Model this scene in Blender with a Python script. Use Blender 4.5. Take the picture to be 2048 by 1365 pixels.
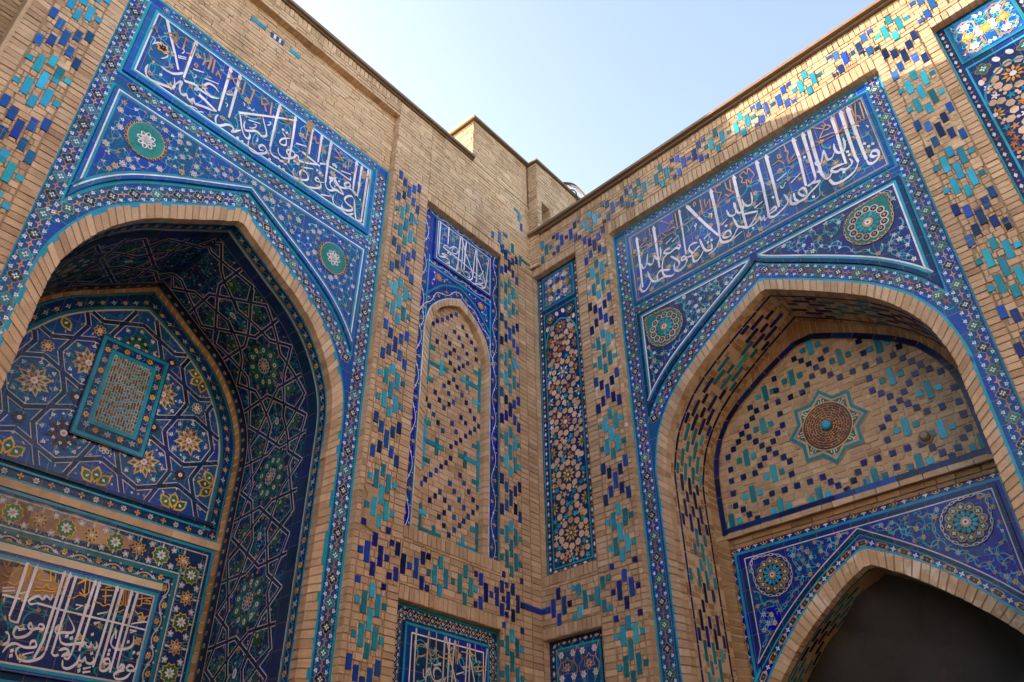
import bpy, math, random
from mathutils import Matrix, Vector
random.seed(7)
PI = math.pi
for o in list(bpy.data.objects): bpy.data.objects.remove(o, do_unlink=True)
SC = bpy.context.scene
COL = SC.collection

# ---------------------------------------------------------------- camera
cam = bpy.data.objects.new('camera', bpy.data.cameras.new('camera'))
COL.objects.link(cam)
cam.data.sensor_fit = 'HORIZONTAL'; cam.data.sensor_width = 36.0
cam.data.lens = 27.98; cam.data.clip_start = 0.1; cam.data.clip_end = 2000
CR = Vector((0.99995276, 0.00558374, -0.00795669)); CU = Vector((0.00972045, -0.57440517, 0.81851341)); CF = Vector((0.0, 0.81855209, 0.57443231))
m = Matrix.Identity(4)
for i in range(3):
    m[i][0] = CR[i]; m[i][1] = CU[i]; m[i][2] = -CF[i]
m[0][3], m[1][3], m[2][3] = 0, 0, 1.6
cam.matrix_world = m
SC.camera = cam

# ---------------------------------------------------------------- sky, sun, exposure
SUN_DIR = Vector((3.664, -1.539, -1.31)).normalized()         # the way the light travels: low sun behind the left facade
elev = math.asin(-SUN_DIR.z)
w = bpy.data.worlds.new('World'); SC.world = w; w.use_nodes = True
nt = w.node_tree; nt.nodes.clear()
sky = nt.nodes.new('ShaderNodeTexSky'); sky.sky_type = 'NISHITA'; sky.sun_disc = False
sky.sun_elevation = elev; sky.sun_rotation = math.atan2(-SUN_DIR.x, -SUN_DIR.y)
sky.air_density = 1.0; sky.dust_density = 3.9; sky.ozone_density = 1.2; sky.altitude = 700
bg = nt.nodes.new('ShaderNodeBackground'); bg.inputs['Strength'].default_value = 0.10
ow = nt.nodes.new('ShaderNodeOutputWorld')
nt.links.new(sky.outputs[0], bg.inputs[0]); nt.links.new(bg.outputs[0], ow.inputs[0])
sun = bpy.data.objects.new('sun', bpy.data.lights.new('sun', 'SUN')); COL.objects.link(sun)
sun.data.energy = 3.6; sun.data.angle = math.radians(0.55); sun.data.color = (1.0, 0.76, 0.62)
sun.rotation_euler = SUN_DIR.to_track_quat('-Z', 'Y').to_euler()
SC.view_settings.view_transform = 'Standard'; SC.view_settings.look = 'None'
SC.view_settings.gamma = 1.0; SC.view_settings.exposure = 2.9
SC.view_settings.use_white_balance = True; SC.view_settings.white_balance_temperature = 8200; SC.view_settings.white_balance_tint = 10
SC.cycles.max_bounces = 8; SC.cycles.diffuse_bounces = 3
# ---- lettering and brick inlay drawn in wall coordinates (millimetres along the wall, millimetres up) ----
STROKES = {
'left_main': (
"""l50 6346,9668 6261,9490 6136,9242 6057,9073
c50 6234,8953 6169,8949 6098,8967 6037,9026 5997,9087
a55 5981,9665 5979,9016
c55 5979,9016 5955,8985 5899,9009 5853,9028 5808,9028 5826,8962 5787,9009 5719,9012 5630,9026 5552,9070
c50 5573,9162 5635,9200 5703,9189 5741,9127 5739,9072 5702,9037 5642,9030
c55 6351,8862 6356,8787 6336,8715 6286,8681 6208,8699 6132,8729 6067,8763 6037,8816 6068,8926
c55 6042,8826 6007,8909 5979,8937 5982,8855 5961,8782 5919,8777 5892,8811 5866,8766 5826,8781 5807,8816 5782,8769 5732,8786 5660,8815 5585,8839 5529,8868
l55 5772,8928 5720,8923 5646,8899 5533,8864
d50 6203,8838
c22 6425,9272 6396,9281 6376,9245 6387,9168
c22 6374,9198 6346,9254 6316,9262 6299,9239
c25 6244,9175 6216,9190 6207,9158 6230,9101 6258,9064
l22 6110,9270 6024,9326
l22 6104,9247 6019,9301
c22 6098,9400 6075,9417 6066,9384 6083,9340
l25 5916,9235 5793,9296
l25 5768,9217 5601,9283
c22 5878,9175 5858,9163 5875,9114
c22 5876,8649 5800,8698 5747,8710 5720,8689 5682,8717 5663,8711
a55 5524,9657 5513,8896
a55 5397,9648 5384,8898
c50 5506,8840 5523,8762 5494,8688 5446,8705 5381,8782 5326,8801 5295,8767 5304,8728 5252,8790 5214,8839
l45 5290,9073 5074,9234 4812,9426 4594,9575
c50 5285,9078 5249,8998 5213,8888 5172,8814 5129,8782 5096,8802 5096,8858 5115,8889
c50 5192,9019 5193,8938 5163,8885 5098,8927 5046,8974 4996,8978 4955,8966 4907,9009 4914,9076 4969,9190 5005,9273
c25 5088,9057 5053,9072 5057,9029 5096,8977 5130,8962
c50 5091,8776 5084,8688 5026,8645 4956,8666 4882,8729 4849,8788 4891,8839 4933,8827 4954,8777 4936,8746 4890,8769
a55 4827,9644 4833,9398 4826,8895
c55 4826,8895 4804,8819 4754,8790 4692,8803 4663,8788 4621,8807 4597,8787 4569,8811
a50 4592,9638 4569,9283 4554,8839
c40 4724,9245 4662,9201 4635,9093 4686,9048 4723,9065 4692,9149 4601,9238
c45 4723,8967 4710,8899 4651,8861 4578,8898 4500,8980 4498,9046 4555,9063 4602,9023 4600,8976 4554,8983
d50 5225,8697 5164,8689 4794,8702 4657,8691 4599,8692 4712,9289 4664,9285 4484,8929 4435,8921
l30 5485,9214 5412,9268
c22 5472,9079 5442,9076 5443,9027
c22 5276,9267 5251,9266 5254,9222
c25 5218,9256 5195,9236 5175,9263 5159,9245 5131,9263 5132,9296
l22 5158,9066 5015,9132
c22 5014,8883 4992,8870 5008,8825
c22 4917,9254 4886,9265 4896,9215 4929,9185
a50 4335,9662 4313,9195
l50 4404,9159 4276,9143 4132,9130
c45 4449,9063 4430,8998 4364,9012 4263,9071 4148,9141
a50 4182,9659 4168,9175
l35 4139,9174 4048,9233
a55 4035,9673 4031,9314 4014,8930
c50 4014,8930 3990,8869 3931,8858 3854,8926 3799,8952
c45 4059,9307 4019,9239 3903,9250 3754,9253 3664,9257 3664,9316
c50 3548,9080 3613,9112 3732,9102 3712,9169 3663,9199 3649,9151 3699,9079 3782,9031 3870,9028 3894,9091 3866,9147
c45 3972,9029 3920,9070 3950,8981 3913,8929 3826,8931 3723,8937
l50 3912,9110 3724,8944
a55 3602,9653 3602,9255 3595,9093
c40 3595,9093 3547,9072 3544,9108 3613,9112
a50 3513,9638 3516,9071
a55 3401,9641 3407,8775
c55 3407,8775 3408,8719 3456,8684 3497,8710 3535,8876 3558,8989
c50 3556,8974 3599,9008 3666,8956 3699,8874 3650,8839 3574,8831 3568,8787 3634,8730 3732,8697 3817,8681 3869,8738 3867,8819
c45 3728,8764 3700,8674 3612,8675 3534,8756
c45 4466,8823 4471,8740 4430,8695 4353,8717 4268,8777 4266,8842 4314,8883 4360,8870 4381,8798 4359,8752 4321,8688 4238,8682 4125,8747 4067,8817 4092,8885 4140,8919 4159,8864 4117,8865 4027,8920
c45 4605,8996 4569,8946 4506,8967 4483,9026 4461,9053
d45 4479,8928 4424,8925 4159,9034 4112,9026 3949,9309 3897,9303 3822,9106 3467,9050 4721,9290 4659,9286 4593,8688
l30 4512,9224 4365,9293
l30 4375,8914 4218,9010
l30 4047,8697 3910,8770
l30 3821,9300 3663,9360
l30 3976,9058 3923,9092""",
"""l30 6449,9379 6439,9441 6420,9429 6390,9379
l30 6324,9437 6206,9578 6162,9516 6209,9481 6256,9513
l30 6258,9477 6132,9379
l30 6086,9396 6097,9597 6061,9568
l30 5983,9390 5980,9614 5955,9556
l30 6045,9390 5995,9418
l35 5867,9581 5824,9474 5837,9384
l35 5824,9474 5762,9539 5780,9589
l35 5762,9539 5766,9382
l35 5727,9593 5711,9372
l30 5663,9370 5657,9445 5609,9393
l25 5914,9345 5883,9336 5889,9288 5920,9297 5914,9345
l30 5543,9440 5412,9573 5352,9530
l30 5554,9599 5350,9379
l35 5317,9600 5312,9374
l30 5187,9591 5199,9374 5258,9385
l35 5085,9569 5053,9446 4988,9509 4994,9572
l35 5018,9463 4981,9379
l35 4938,9591 4921,9375
l30 4776,9589 4629,9465 4771,9421 4614,9531
l30 5663,9386 5649,9458 5601,9381
l30 4395,9591 4396,9392 4455,9408
l35 4282,9561 4243,9457 4193,9501
l35 4152,9519 4126,9404
l30 3972,9604 3819,9490 3962,9440 3799,9559
l35 3728,9601 3722,9398
l30 3667,9391 3623,9409 3600,9584
l35 3500,9543 3472,9444 3374,9557
l35 3368,9509 3345,9389"""),
'right_main': (
"""a50 2011,9477 2017,9149 2007,8561
c50 1981,8655 1967,8565 2004,8489 2068,8494 2132,8555 2163,8596
c45 2119,8787 2141,8668 2184,8570 2254,8536 2340,8538 2410,8522 2490,8489 2541,8510
c45 2259,8533 2267,8633 2322,8673 2392,8644 2483,8603
c45 2034,8973 2049,8889 2080,8878 2125,8931 2158,9088
c45 2137,8924 2186,8867 2234,8892 2279,9040
c45 2378,9074 2367,8945 2341,8894 2293,8910 2277,8974
a55 2315,9493 2320,9152 2318,8734
c45 2654,8939 2686,8906 2667,8864 2625,8904 2575,8896 2500,8883 2422,8938 2463,8966 2536,8961
c45 2475,8884 2409,8852 2372,8768 2355,8646 2379,8554 2432,8503
a40 2762,9518 2763,9168 2750,8707
c50 2763,8647 2712,8692 2675,8688 2681,8645 2738,8636 2741,8582 2685,8526 2611,8506 2548,8557 2548,8635 2566,8676
c45 2515,8820 2566,8755 2615,8685 2628,8613 2570,8544
c45 2951,8790 2885,8819 2824,8805 2809,8749 2839,8678 2820,8637 2753,8653
c45 2974,8723 2899,8692 2839,8645
c50 2987,8833 3001,8745 3020,8655 3053,8583 3106,8562 3135,8569 3144,8653
c45 3014,8620 2969,8558 2903,8509 2848,8524 2843,8597 2844,8636
a55 2891,9513 3013,9233 3141,8957 3263,8719
c45 3258,8632 3235,8596 3178,8529 3067,8503
d45 3097,8703 3154,8706 3395,8801
l20 2471,9069 2584,9120
l20 2573,9045 2690,9092
c22 2973,9137 2983,9089 2950,9105 2966,9054 2940,9010
l20 3050,8798 3159,8833
c22 3186,9149 3225,9136 3227,9087 3210,9052
l20 3332,8850 3431,8902
a55 3285,9537 3292,9211 3291,8892 3275,8691
c55 3275,8691 3290,8584 3385,8540 3459,8571 3511,8632 3561,8680
c45 3439,8608 3427,8688 3390,8712 3343,8695 3323,8651 3358,8617 3431,8605
c45 3505,8880 3527,8783 3549,8688 3607,8641 3663,8588 3720,8606 3800,8679 3852,8739
c45 3635,8783 3669,8817 3757,8789 3854,8746
c45 3447,9052 3463,8950 3509,8902 3561,8924 3578,9045 3562,9106
c45 3823,9113 3816,8977 3783,8917 3732,8928 3692,8998 3682,9088
c45 3695,9012 3660,8905 3602,8887 3576,8963 3559,9091
a55 3645,9536 3643,9167 3654,8810 3659,8599
c45 3662,8581 3754,8582 3826,8613 3852,8643 3872,8583 3906,8623 3911,8556 3955,8581
a55 3995,9550 3997,9112 3976,8590
a55 4137,9552 4137,9091 4125,8630
c50 4222,8784 4250,8684 4234,8616 4148,8566 4040,8531 3977,8566 3966,8661
c45 4002,8651 4070,8668 4086,8625 4033,8615 3986,8607
c50 4308,8722 4279,8648 4286,8572 4341,8541 4380,8544
d45 4084,8831 3393,8800 3737,8531
l20 3334,8856 3426,8901
l20 3818,8827 3944,8861
l20 3459,8539 3587,8575
l22 4185,9047 4329,9088
l22 4348,8894 4474,8954
c25 4215,8951 4217,8901 4247,8895 4271,8943 4290,8945
a55 4525,9558 4532,9191 4509,8723
a55 4658,9549 4652,9049 4644,8776
c50 4647,8789 4628,8734 4552,8707 4532,8721
c55 4552,8707 4625,8698 4677,8675 4632,8633 4542,8593 4461,8546 4380,8545 4312,8555 4275,8603 4294,8696
c45 4465,8559 4493,8629 4477,8709 4432,8718 4400,8681 4431,8613 4471,8585
c45 4344,8721 4338,8619 4371,8558
l55 4742,9545 4727,9165 4724,8776 4740,8703
c50 4740,8703 4774,8656 4810,8666 4832,8710
c50 5074,8766 5091,8708 5073,8661 5002,8641 4946,8676 4901,8673 4854,8708 4843,8754 4889,8758 4964,8746 5004,8730
a55 5163,9535 5153,9217 5142,8758 5155,8643
c55 5155,8643 5086,8547 4967,8504 4879,8503 4820,8532 4794,8603 4800,8628
a50 5044,9522 5040,9215 5026,8942 5022,8716
a60 5251,9524 5244,9140 5242,8769 5244,8618
c55 5244,8618 5255,8543 5300,8515 5359,8542 5389,8593 5381,8659 5335,8681 5304,8645 5323,8600 5377,8588
c50 5086,9129 5085,9020 5057,8933 5010,8924 4973,8954 4958,9028 4969,9114
c45 4948,8989 4897,8921 4843,8932 4835,9016 4831,9114
c45 4828,9101 4792,9003 4750,8926 4708,8943 4693,9002
d45 5316,8784 5369,8786 5287,8855 5084,8877 5087,8817 4595,9166 4968,8614 4697,8828 4554,8502
l20 4348,8895 4496,8965
c20 5259,9175 5287,9176 5301,9148
c20 5371,9104 5390,9073 5378,9051""",
"""l20 2039,9274 2151,9330 2188,9363 2145,9390 2122,9362 2172,9345
l20 2053,9436 2072,9381
l22 2248,9523 2244,9397 2270,9352 2240,9175 2172,9246 2043,9258
l22 2333,9199 2382,9279 2436,9300 2497,9204 2558,9192
l22 2497,9288 2650,9396 2603,9414 2629,9340
l22 2443,9535 2595,9362
l22 2694,9522 2696,9212 2633,9281 2520,9273
l22 3104,9490 3106,9224
l22 3168,9445 3167,9306 3226,9376
l22 3241,9393 3234,9219
l20 3049,9236 3094,9288 3117,9217
l20 3023,9505 3031,9444 3003,9421 2995,9483 3023,9505
l14 1907,9168 2670,9201 3529,9243
l22 3347,9554 3355,9442 3432,9387 3350,9255
l22 3372,9536 3451,9531
l25 3507,9524 3519,9394 3550,9336 3606,9261 3520,9254 3476,9320
l25 3585,9519 3569,9323
c20 3796,9519 3732,9479 3760,9407 3736,9355 3796,9311 3816,9347 3852,9252 3879,9318 3926,9351 3903,9437 3865,9519 3835,9437 3796,9519
l20 3805,9356 3795,9243
l20 3870,9307 3869,9239
l22 4294,9568 4396,9555 4406,9426 4428,9409
l22 4424,9394 4394,9316 4399,9227 4493,9305
l22 4176,9332 4285,9350 4338,9241
l20 4308,9452 4317,9376 4280,9388 4279,9441 4308,9452
l22 5399,9509 5384,9212
l22 5348,9529 5289,9246
l22 5297,9550 5291,9357 5342,9297 5342,9217
l22 5206,9547 5182,9241
l22 5078,9543 5069,9239 5161,9290
l22 4777,9566 4910,9430 4954,9466 4983,9442 5000,9395 4961,9378 4905,9409 4836,9319 4990,9289 5019,9265
l20 4929,9554 4948,9488 4928,9456 4906,9508
l20 4777,9319 4816,9239 5021,9231
l22 4384,9455 4420,9394 4390,9318 4389,9206 4491,9223
l14 4416,9217 4932,9240 5435,9200"""),
'left_niche': (
"""l30 2022,9709 2024,9287 2024,9076
c30 2024,9076 2002,9052 1954,9070 1901,9119 1971,9118
l30 1848,9715 1852,9377
l30 1602,9685 1615,9456 1632,9176 1639,9026
c30 1549,9679 1549,9310 1563,9101 1524,9060 1463,8993
l30 1474,9675 1494,9414 1504,9112
l25 1581,9714 1480,9437 1352,9235 1318,9110
c30 1259,9695 1291,9451 1318,9110 1360,9018 1433,8986
l30 1243,9663 1235,9378 1234,9063
l25 1239,9540 1110,9321 1045,9133
c30 974,9658 1002,9390 1037,9111 1074,9035 1149,9002
l26 1945,9261 1765,9248 1561,9235 1352,9209 1138,9195
c26 1945,9261 1912,9316 1856,9334 1813,9323 1758,9387 1687,9421 1641,9384 1681,9303 1753,9283 1762,9330 1715,9402
c26 1971,9112 1917,9148 1887,9115 1953,9058
c26 1886,9102 1829,9100 1813,9059 1866,8998
c26 1799,9067 1810,9008 1753,9006 1710,9007 1653,9017 1665,9115
c26 1496,9078 1438,9114 1378,9099 1391,9038 1450,9028
c26 1198,9132 1138,9169 1091,9144 1136,9077 1197,9079
c30 1314,8968 1226,9022 1135,9051 1074,9061
l20 1192,9176 1125,9271 1080,9368
d35 1843,9216 1800,9212 1588,9007 1274,9118""",
"""l14 1968,9528 1893,9484 1811,9568
l14 1808,9515 1777,9469 1722,9547 1734,9484
l14 1413,9675 1391,9495
l14 1367,9678 1330,9481
l14 1452,9510 1362,9542 1301,9555
l14 1180,9663 1146,9518
l14 1132,9638 1083,9531 1051,9496"""),
'left_low': (
"""l22 2016,3922 2017,3650 2011,3397 2011,3220
a22 1834,3923 1843,3709 1846,3422 1844,3243
l22 1595,3917 1599,3695 1602,3460 1603,3276
l22 1521,3914 1530,3678 1531,3471 1533,3286
l22 1578,3926 1497,3707 1408,3490 1349,3339
a22 1441,3905 1461,3690 1468,3481 1471,3294
l22 1239,3919 1250,3726 1260,3513 1266,3323
l22 1203,3920 1201,3735 1203,3522 1200,3332
l22 1207,3793 1168,3693 1118,3535 1068,3378
l22 917,3918 938,3750 953,3560 968,3364
c30 1844,3502 1815,3551 1790,3550 1770,3497 1726,3455 1660,3459 1620,3488
c30 1719,3472 1739,3519 1726,3571 1668,3581 1624,3549
c20 1888,3545 1882,3474 1857,3462
l16 1744,3599 1639,3642
l16 1403,3567 1290,3609
d16 1811,3610 1770,3614 1301,3659 1067,3680""",
"""c14 1999,3720 1955,3773 1906,3771 1863,3751 1827,3712 1782,3663 1724,3667 1676,3693 1694,3718
c14 1985,3650 1929,3660 1866,3688
c14 1821,3741 1793,3695 1752,3708 1741,3785
l14 1725,3933 1723,3713
c14 1694,3718 1642,3699 1514,3704 1455,3749
l14 1619,3738 1473,3758
l14 1428,3908 1417,3674
l14 1388,3915 1390,3667
l14 1120,3929 1110,3750
c14 1343,3810 1254,3815 1126,3807 1086,3731
c14 1310,3658 1203,3670 984,3712 927,3692
c14 1122,3671 1102,3645 1002,3673 984,3718"""),
'vault': (
"""l45 5298,4159 5292,3839 5297,3678
c40 5297,3678 5278,3647 5225,3641 5214,3660
a45 5213,4148 5214,3893 5214,3634
a45 4960,4156 4957,3850 4957,3545 4975,3437 4990,3375
a45 4908,4154 4914,3832 4911,3457
c45 4911,3457 4934,3393 5016,3349 5093,3348 5138,3383 5151,3422 5127,3452
l40 4848,4150 4850,3865 4853,3582 4853,3442
c40 4853,3442 4822,3430 4790,3444
l40 4673,3923 4679,3679 4683,3481
c40 4683,3481 4702,3425 4739,3427
l30 5110,3834 4874,3822 4642,3821
l30 5413,3842 5257,3838
c45 5004,3941 5007,3894 5050,3912 5075,3879 5117,3897 5161,3868 5182,3836 5161,3814 5110,3834
c45 5174,3642 5151,3612 5174,3590 5211,3600 5219,3546 5184,3519 5122,3539 5084,3581 5081,3626 5109,3656 5114,3619 5076,3609 5037,3626 4993,3626 4995,3661 5031,3663 5037,3626
c45 5288,3550 5252,3531 5237,3475 5273,3434
c45 5254,3379 5226,3443 5176,3469 5111,3455 5060,3456 5005,3475 5019,3516 5051,3509 5054,3466
c45 4817,3789 4731,3696 4736,3650 4814,3635 4863,3616 4883,3648 4870,3695
c45 4835,3613 4808,3555 4748,3540 4662,3565 4572,3591
c45 4801,3477 4754,3503 4712,3485 4753,3442 4680,3472
c45 4743,3409 4725,3351 4669,3347 4613,3405 4607,3477
d50 4770,3612 4725,3602 5184,3408 5179,3367 4580,3388 4576,3345
l25 5280,3882 5228,3908
l22 5431,3896 5334,3924
l22 5423,3871 5321,3899
l22 5187,3579 5126,3604
l22 5094,3390 5007,3427
l25 4774,3895 4713,3900 4762,3856
a45 4661,4144 4667,3940 4675,3621
a45 4618,4142 4615,3879 4624,3508
a45 4440,4142 4443,3899 4450,3578 4460,3392
l45 4386,4138 4391,3837 4393,3557 4398,3417
c45 4398,3417 4387,3381 4341,3381 4308,3425 4330,3483 4369,3476 4369,3445 4319,3446
a45 4287,4136 4290,3850 4291,3552 4293,3373
l40 4227,4133 4236,3845 4240,3585 4236,3421
c40 4236,3421 4213,3402 4181,3438 4214,3464
l30 4737,3820 4445,3818 4262,3814 4047,3808
c25 4215,3832 4135,3865 4050,3887
c45 4345,3741 4358,3666 4353,3620 4310,3588 4249,3587 4171,3617 4142,3667 4157,3737
l25 4340,3750 4322,3673
c45 4065,3537 4053,3475 4066,3430 4115,3418 4144,3429 4128,3463 4092,3461 4067,3434
c40 4156,3411 4211,3395 4245,3366 4236,3337 4192,3328 4131,3353 4094,3406
c40 4225,3415 4195,3459 4171,3448 4183,3415 4221,3401
c45 4498,3616 4476,3581 4492,3555 4527,3587
c45 4541,3608 4536,3562 4567,3557 4601,3589 4607,3557 4657,3563
c45 4486,3479 4467,3444 4492,3417 4534,3425 4553,3459 4567,3427 4600,3429 4613,3419
d45 4548,3669 4195,3669 4352,3561 4351,3526 4114,3584 4070,3584 4506,3506 4584,3379 4576,3339
l25 4557,3855 4472,3893
l28 4565,3769 4512,3788 4553,3755
l28 4208,3776 4147,3780 4197,3754
l30 4544,3363 4479,3389
l30 4539,3334 4472,3352""",
"""c18 5498,4116 5460,4080 5435,4133 5356,4135 5380,4073 5430,4041 5457,4071
c18 5468,4014 5415,3999 5374,4056 5331,4113
c18 5446,3937 5401,3957 5345,3944 5308,3989
c18 5189,4131 5160,4110 5176,4049 5109,4038 5049,4052
l20 5034,4123 5020,4050
l20 5086,4138 5058,4050
c18 5167,3968 5106,3973 5080,4007 5044,3979 4986,4002 4992,4076
l18 5287,4153 5268,3990
l18 5263,4150 5259,4029
c18 4877,3952 4819,3947 4773,3985 4705,3982
l18 4813,4081 4739,4138
l18 4763,4045 4719,3998
l18 4930,4120 4932,4005
c18 5164,3932 5099,3952 5035,3953 4978,3975
l20 4556,4106 4471,4143
l20 4591,4081 4468,4102
c20 4622,3958 4562,3955 4524,3939 4480,3965 4459,3954
l20 4539,4077 4514,3966
l20 4557,4023 4470,4051
c18 4413,3972 4378,3972 4349,3995 4377,4030
l18 4371,4133 4339,3989
l18 4350,4138 4313,3977
l18 4321,4128 4299,3989
c18 4397,3918 4354,3919 4319,3951
l18 4211,4076 4136,4102 4067,4118
c18 4221,4015 4176,4016 4149,4048 4060,4059
l18 4180,4126 4159,4020
c18 4216,3965 4174,3941 4133,3958 4114,3920 4057,3949 4047,3976
c18 4138,4076 4114,4090 4116,4064
c18 4104,4084 4075,4081 4088,4061
l18 4758,4157 4734,4023
l18 4717,4159 4692,4024
c18 4780,4012 4724,3992 4687,4034
c18 4816,4077 4780,4119 4746,4144"""),
}
NICHE_SQUARES = "1854,7704 1618,7797 1365,7883 1192,8038 1104,7959 1525,7732 1601,7648 1279,7796 1681,7576 1435,7650 1011,7889 1087,7798 1593,7494 1261,7653 1345,7566 1423,7491 1502,7412 1514,7264 1600,7179 1688,7089 1446,7179 1838,6922 1596,7013 1351,7102 1992,6754 1758,6842 1505,6927 1263,7020 1583,6853 1925,6680 1669,6765 1187,6928 1849,6592 1354,6758 1099,6847 1764,6510 1512,6603 1264,6710 1011,6770 1677,6426 1436,6512 1090,6685 1172,6605 1257,6521 1347,6425 1429,6352 1516,6270 1514,6105 1593,6016 1669,5937 1750,5854 1839,5768 1920,5682 1985,5606 1338,5939 1507,5770 1260,5856 1674,5603 1427,5690 1173,5772 1749,5525 1830,5442 1585,5528 1339,5609 1090,5691 1502,5454 1254,5534 1008,5613 1671,5284 1586,5365 1415,5364 1172,5444 1089,5522 1251,5363 1581,5203 1320,5286 1407,5201 1492,5114 1946,7951 1869,8036 1777,8108 1684,8197 1608,8272 1521,8345 1378,8200 1534,8039 1702,7865 1444,7981 1290,8107"
NICHE_BARS = "2014,7915,1986,6974 2014,7539,1899,7599 1983,7329,1765,7320 1749,7456,1758,7216 1765,7329,1649,7347 1987,7068,1898,7082 1990,6526,1977,5816 1994,6436,1897,6433 1973,6168,1761,6200 1767,6293,1759,6056 1761,6191,1651,6182 1975,5923,1882,5933 1012,7678,1011,6975 1018,7592,1120,7574 1013,7380,1262,7324 1261,7445,1253,7219 1263,7353,1361,7347 1012,7112,1126,7090 1018,6547,1006,5824 1016,6447,1117,6435 1011,6223,1257,6193 1261,6298,1247,6066 1257,6211,1372,6202 1009,5943,1109,5934 1977,5365,1980,5038 1977,5242,1890,5277 1981,5045,1640,5048 1749,5152,1743,5063 1006,5409,1008,5026 1008,5034,1357,5045 1008,5303,1116,5295 1254,5160,1251,5067"
LUNETTE_SQUARES = "3462,7119 3544,7053 3624,6968 3702,6881 3772,6800 3847,6715 3941,6634 4100,6640 3623,6790 3536,6703 3461,6631 3302,6628 3153,6962 3147,6793 3132,6632 3125,6469 3123,6309 3040,6232 2961,6148 3046,5906 2960,5987 2886,6068 3111,5830 3098,5668 3448,5509 3523,5422 3594,5353 3680,5272 3288,5503 3133,5508 2972,5507 2803,5514 3871,7054 3784,6967 4280,6815 4424,6642 4261,6644 4259,6473 4251,6311 4333,6239 4411,6162 4498,6074 4568,6007 4639,5925 4722,5844 4405,6007 4321,5922 4236,5842 4248,5678 4258,5519 4095,5516 3933,5518 3848,5434 3774,5354 4583,6638 4667,6555 4748,6475 4824,6394 4651,6239 4570,6161 4736,6315 4988,6235 5059,6003 4884,5839 5051,5830 5048,5673 5047,5515 4971,5433 4889,5353 4809,5276 4732,5349 4658,5434 4569,5512 4418,5519 4255,5352 4677,6713 4891,6309 4269,6985 2830,6635 2756,6708 2971,6631 2755,6553 2660,6477 2573,6400 2660,6323 2738,6232 2509,6313 2807,6149 2422,6236 2331,6160 2334,5988 2646,5830 2486,5835 2318,5837 2310,5673 2806,5980 2731,5906 2313,5510 2402,5435 2714,5434 2469,5352 2562,5269"
LUNETTE_TALLS = "3693,7187 3376,6880 4009,6886 4463,6836 4491,6393 4814,6079 4475,5759 4803,5600 5120,5313 4489,5314 4010,5311 3361,5300 2880,5312 2883,5746 2877,6397 2573,6068 2562,5587 2993,6819 2230,5319"
# ================================================================ materials
MATS = {}
def nodes_for(name):
    mt = bpy.data.materials.new(name); mt.use_nodes = True
    t = mt.node_tree; b = t.nodes['Principled BSDF']
    return mt, t, b
def mathn(t, op, a, b=None):
    n = t.nodes.new('ShaderNodeMath'); n.operation = op
    for i, x in enumerate((a, b)):
        if x is None: continue
        if isinstance(x, (int, float)): n.inputs[i].default_value = x
        else: t.links.new(x, n.inputs[i])
    return n.outputs[0]
def abt(t):
    a = t.nodes.new('ShaderNodeAttribute'); a.attribute_name = 'abt'
    s = t.nodes.new('ShaderNodeSeparateXYZ'); t.links.new(a.outputs['Vector'], s.inputs[0])
    return s.outputs[0], s.outputs[1], s.outputs[2]
def noise(t, scale, detail=3, rough=.6, vec=None):
    n = t.nodes.new('ShaderNodeTexNoise'); n.inputs['Scale'].default_value = scale
    n.inputs['Detail'].default_value = detail; n.inputs['Roughness'].default_value = rough
    if vec is None:
        c = t.nodes.new('ShaderNodeTexCoord'); vec = c.outputs['Object']
    t.links.new(vec, n.inputs['Vector'])
    return n.outputs['Fac']
def mixc(t, fac, a, b, mode='MIX'):
    n = t.nodes.new('ShaderNodeMix'); n.data_type = 'RGBA'; n.blend_type = mode
    for k, x in ((0, fac), (6, a), (7, b)):
        if isinstance(x, (int, float)): n.inputs[k].default_value = x
        elif isinstance(x, tuple): n.inputs[k].default_value = (*x, 1)
        else: t.links.new(x, n.inputs[k])
    return n.outputs[2]
def ramp(t, fac, stops):
    n = t.nodes.new('ShaderNodeValToRGB'); t.links.new(fac, n.inputs[0])
    e = n.color_ramp.elements
    while len(e) < len(stops): e.new(.5)
    for el, (p, c) in zip(e, stops): el.position = p; el.color = (*c, 1)
    return n.outputs[0]
def hsv(t, col, h, s, v):
    n = t.nodes.new('ShaderNodeHueSaturation')
    for k, x in (('Hue', h), ('Saturation', s), ('Value', v)):
        if isinstance(x, (int, float)): n.inputs[k].default_value = x
        else: t.links.new(x, n.inputs[k])
    if isinstance(col, tuple): n.inputs['Color'].default_value = (*col, 1)
    else: t.links.new(col, n.inputs['Color'])
    return n.outputs[0]

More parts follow.
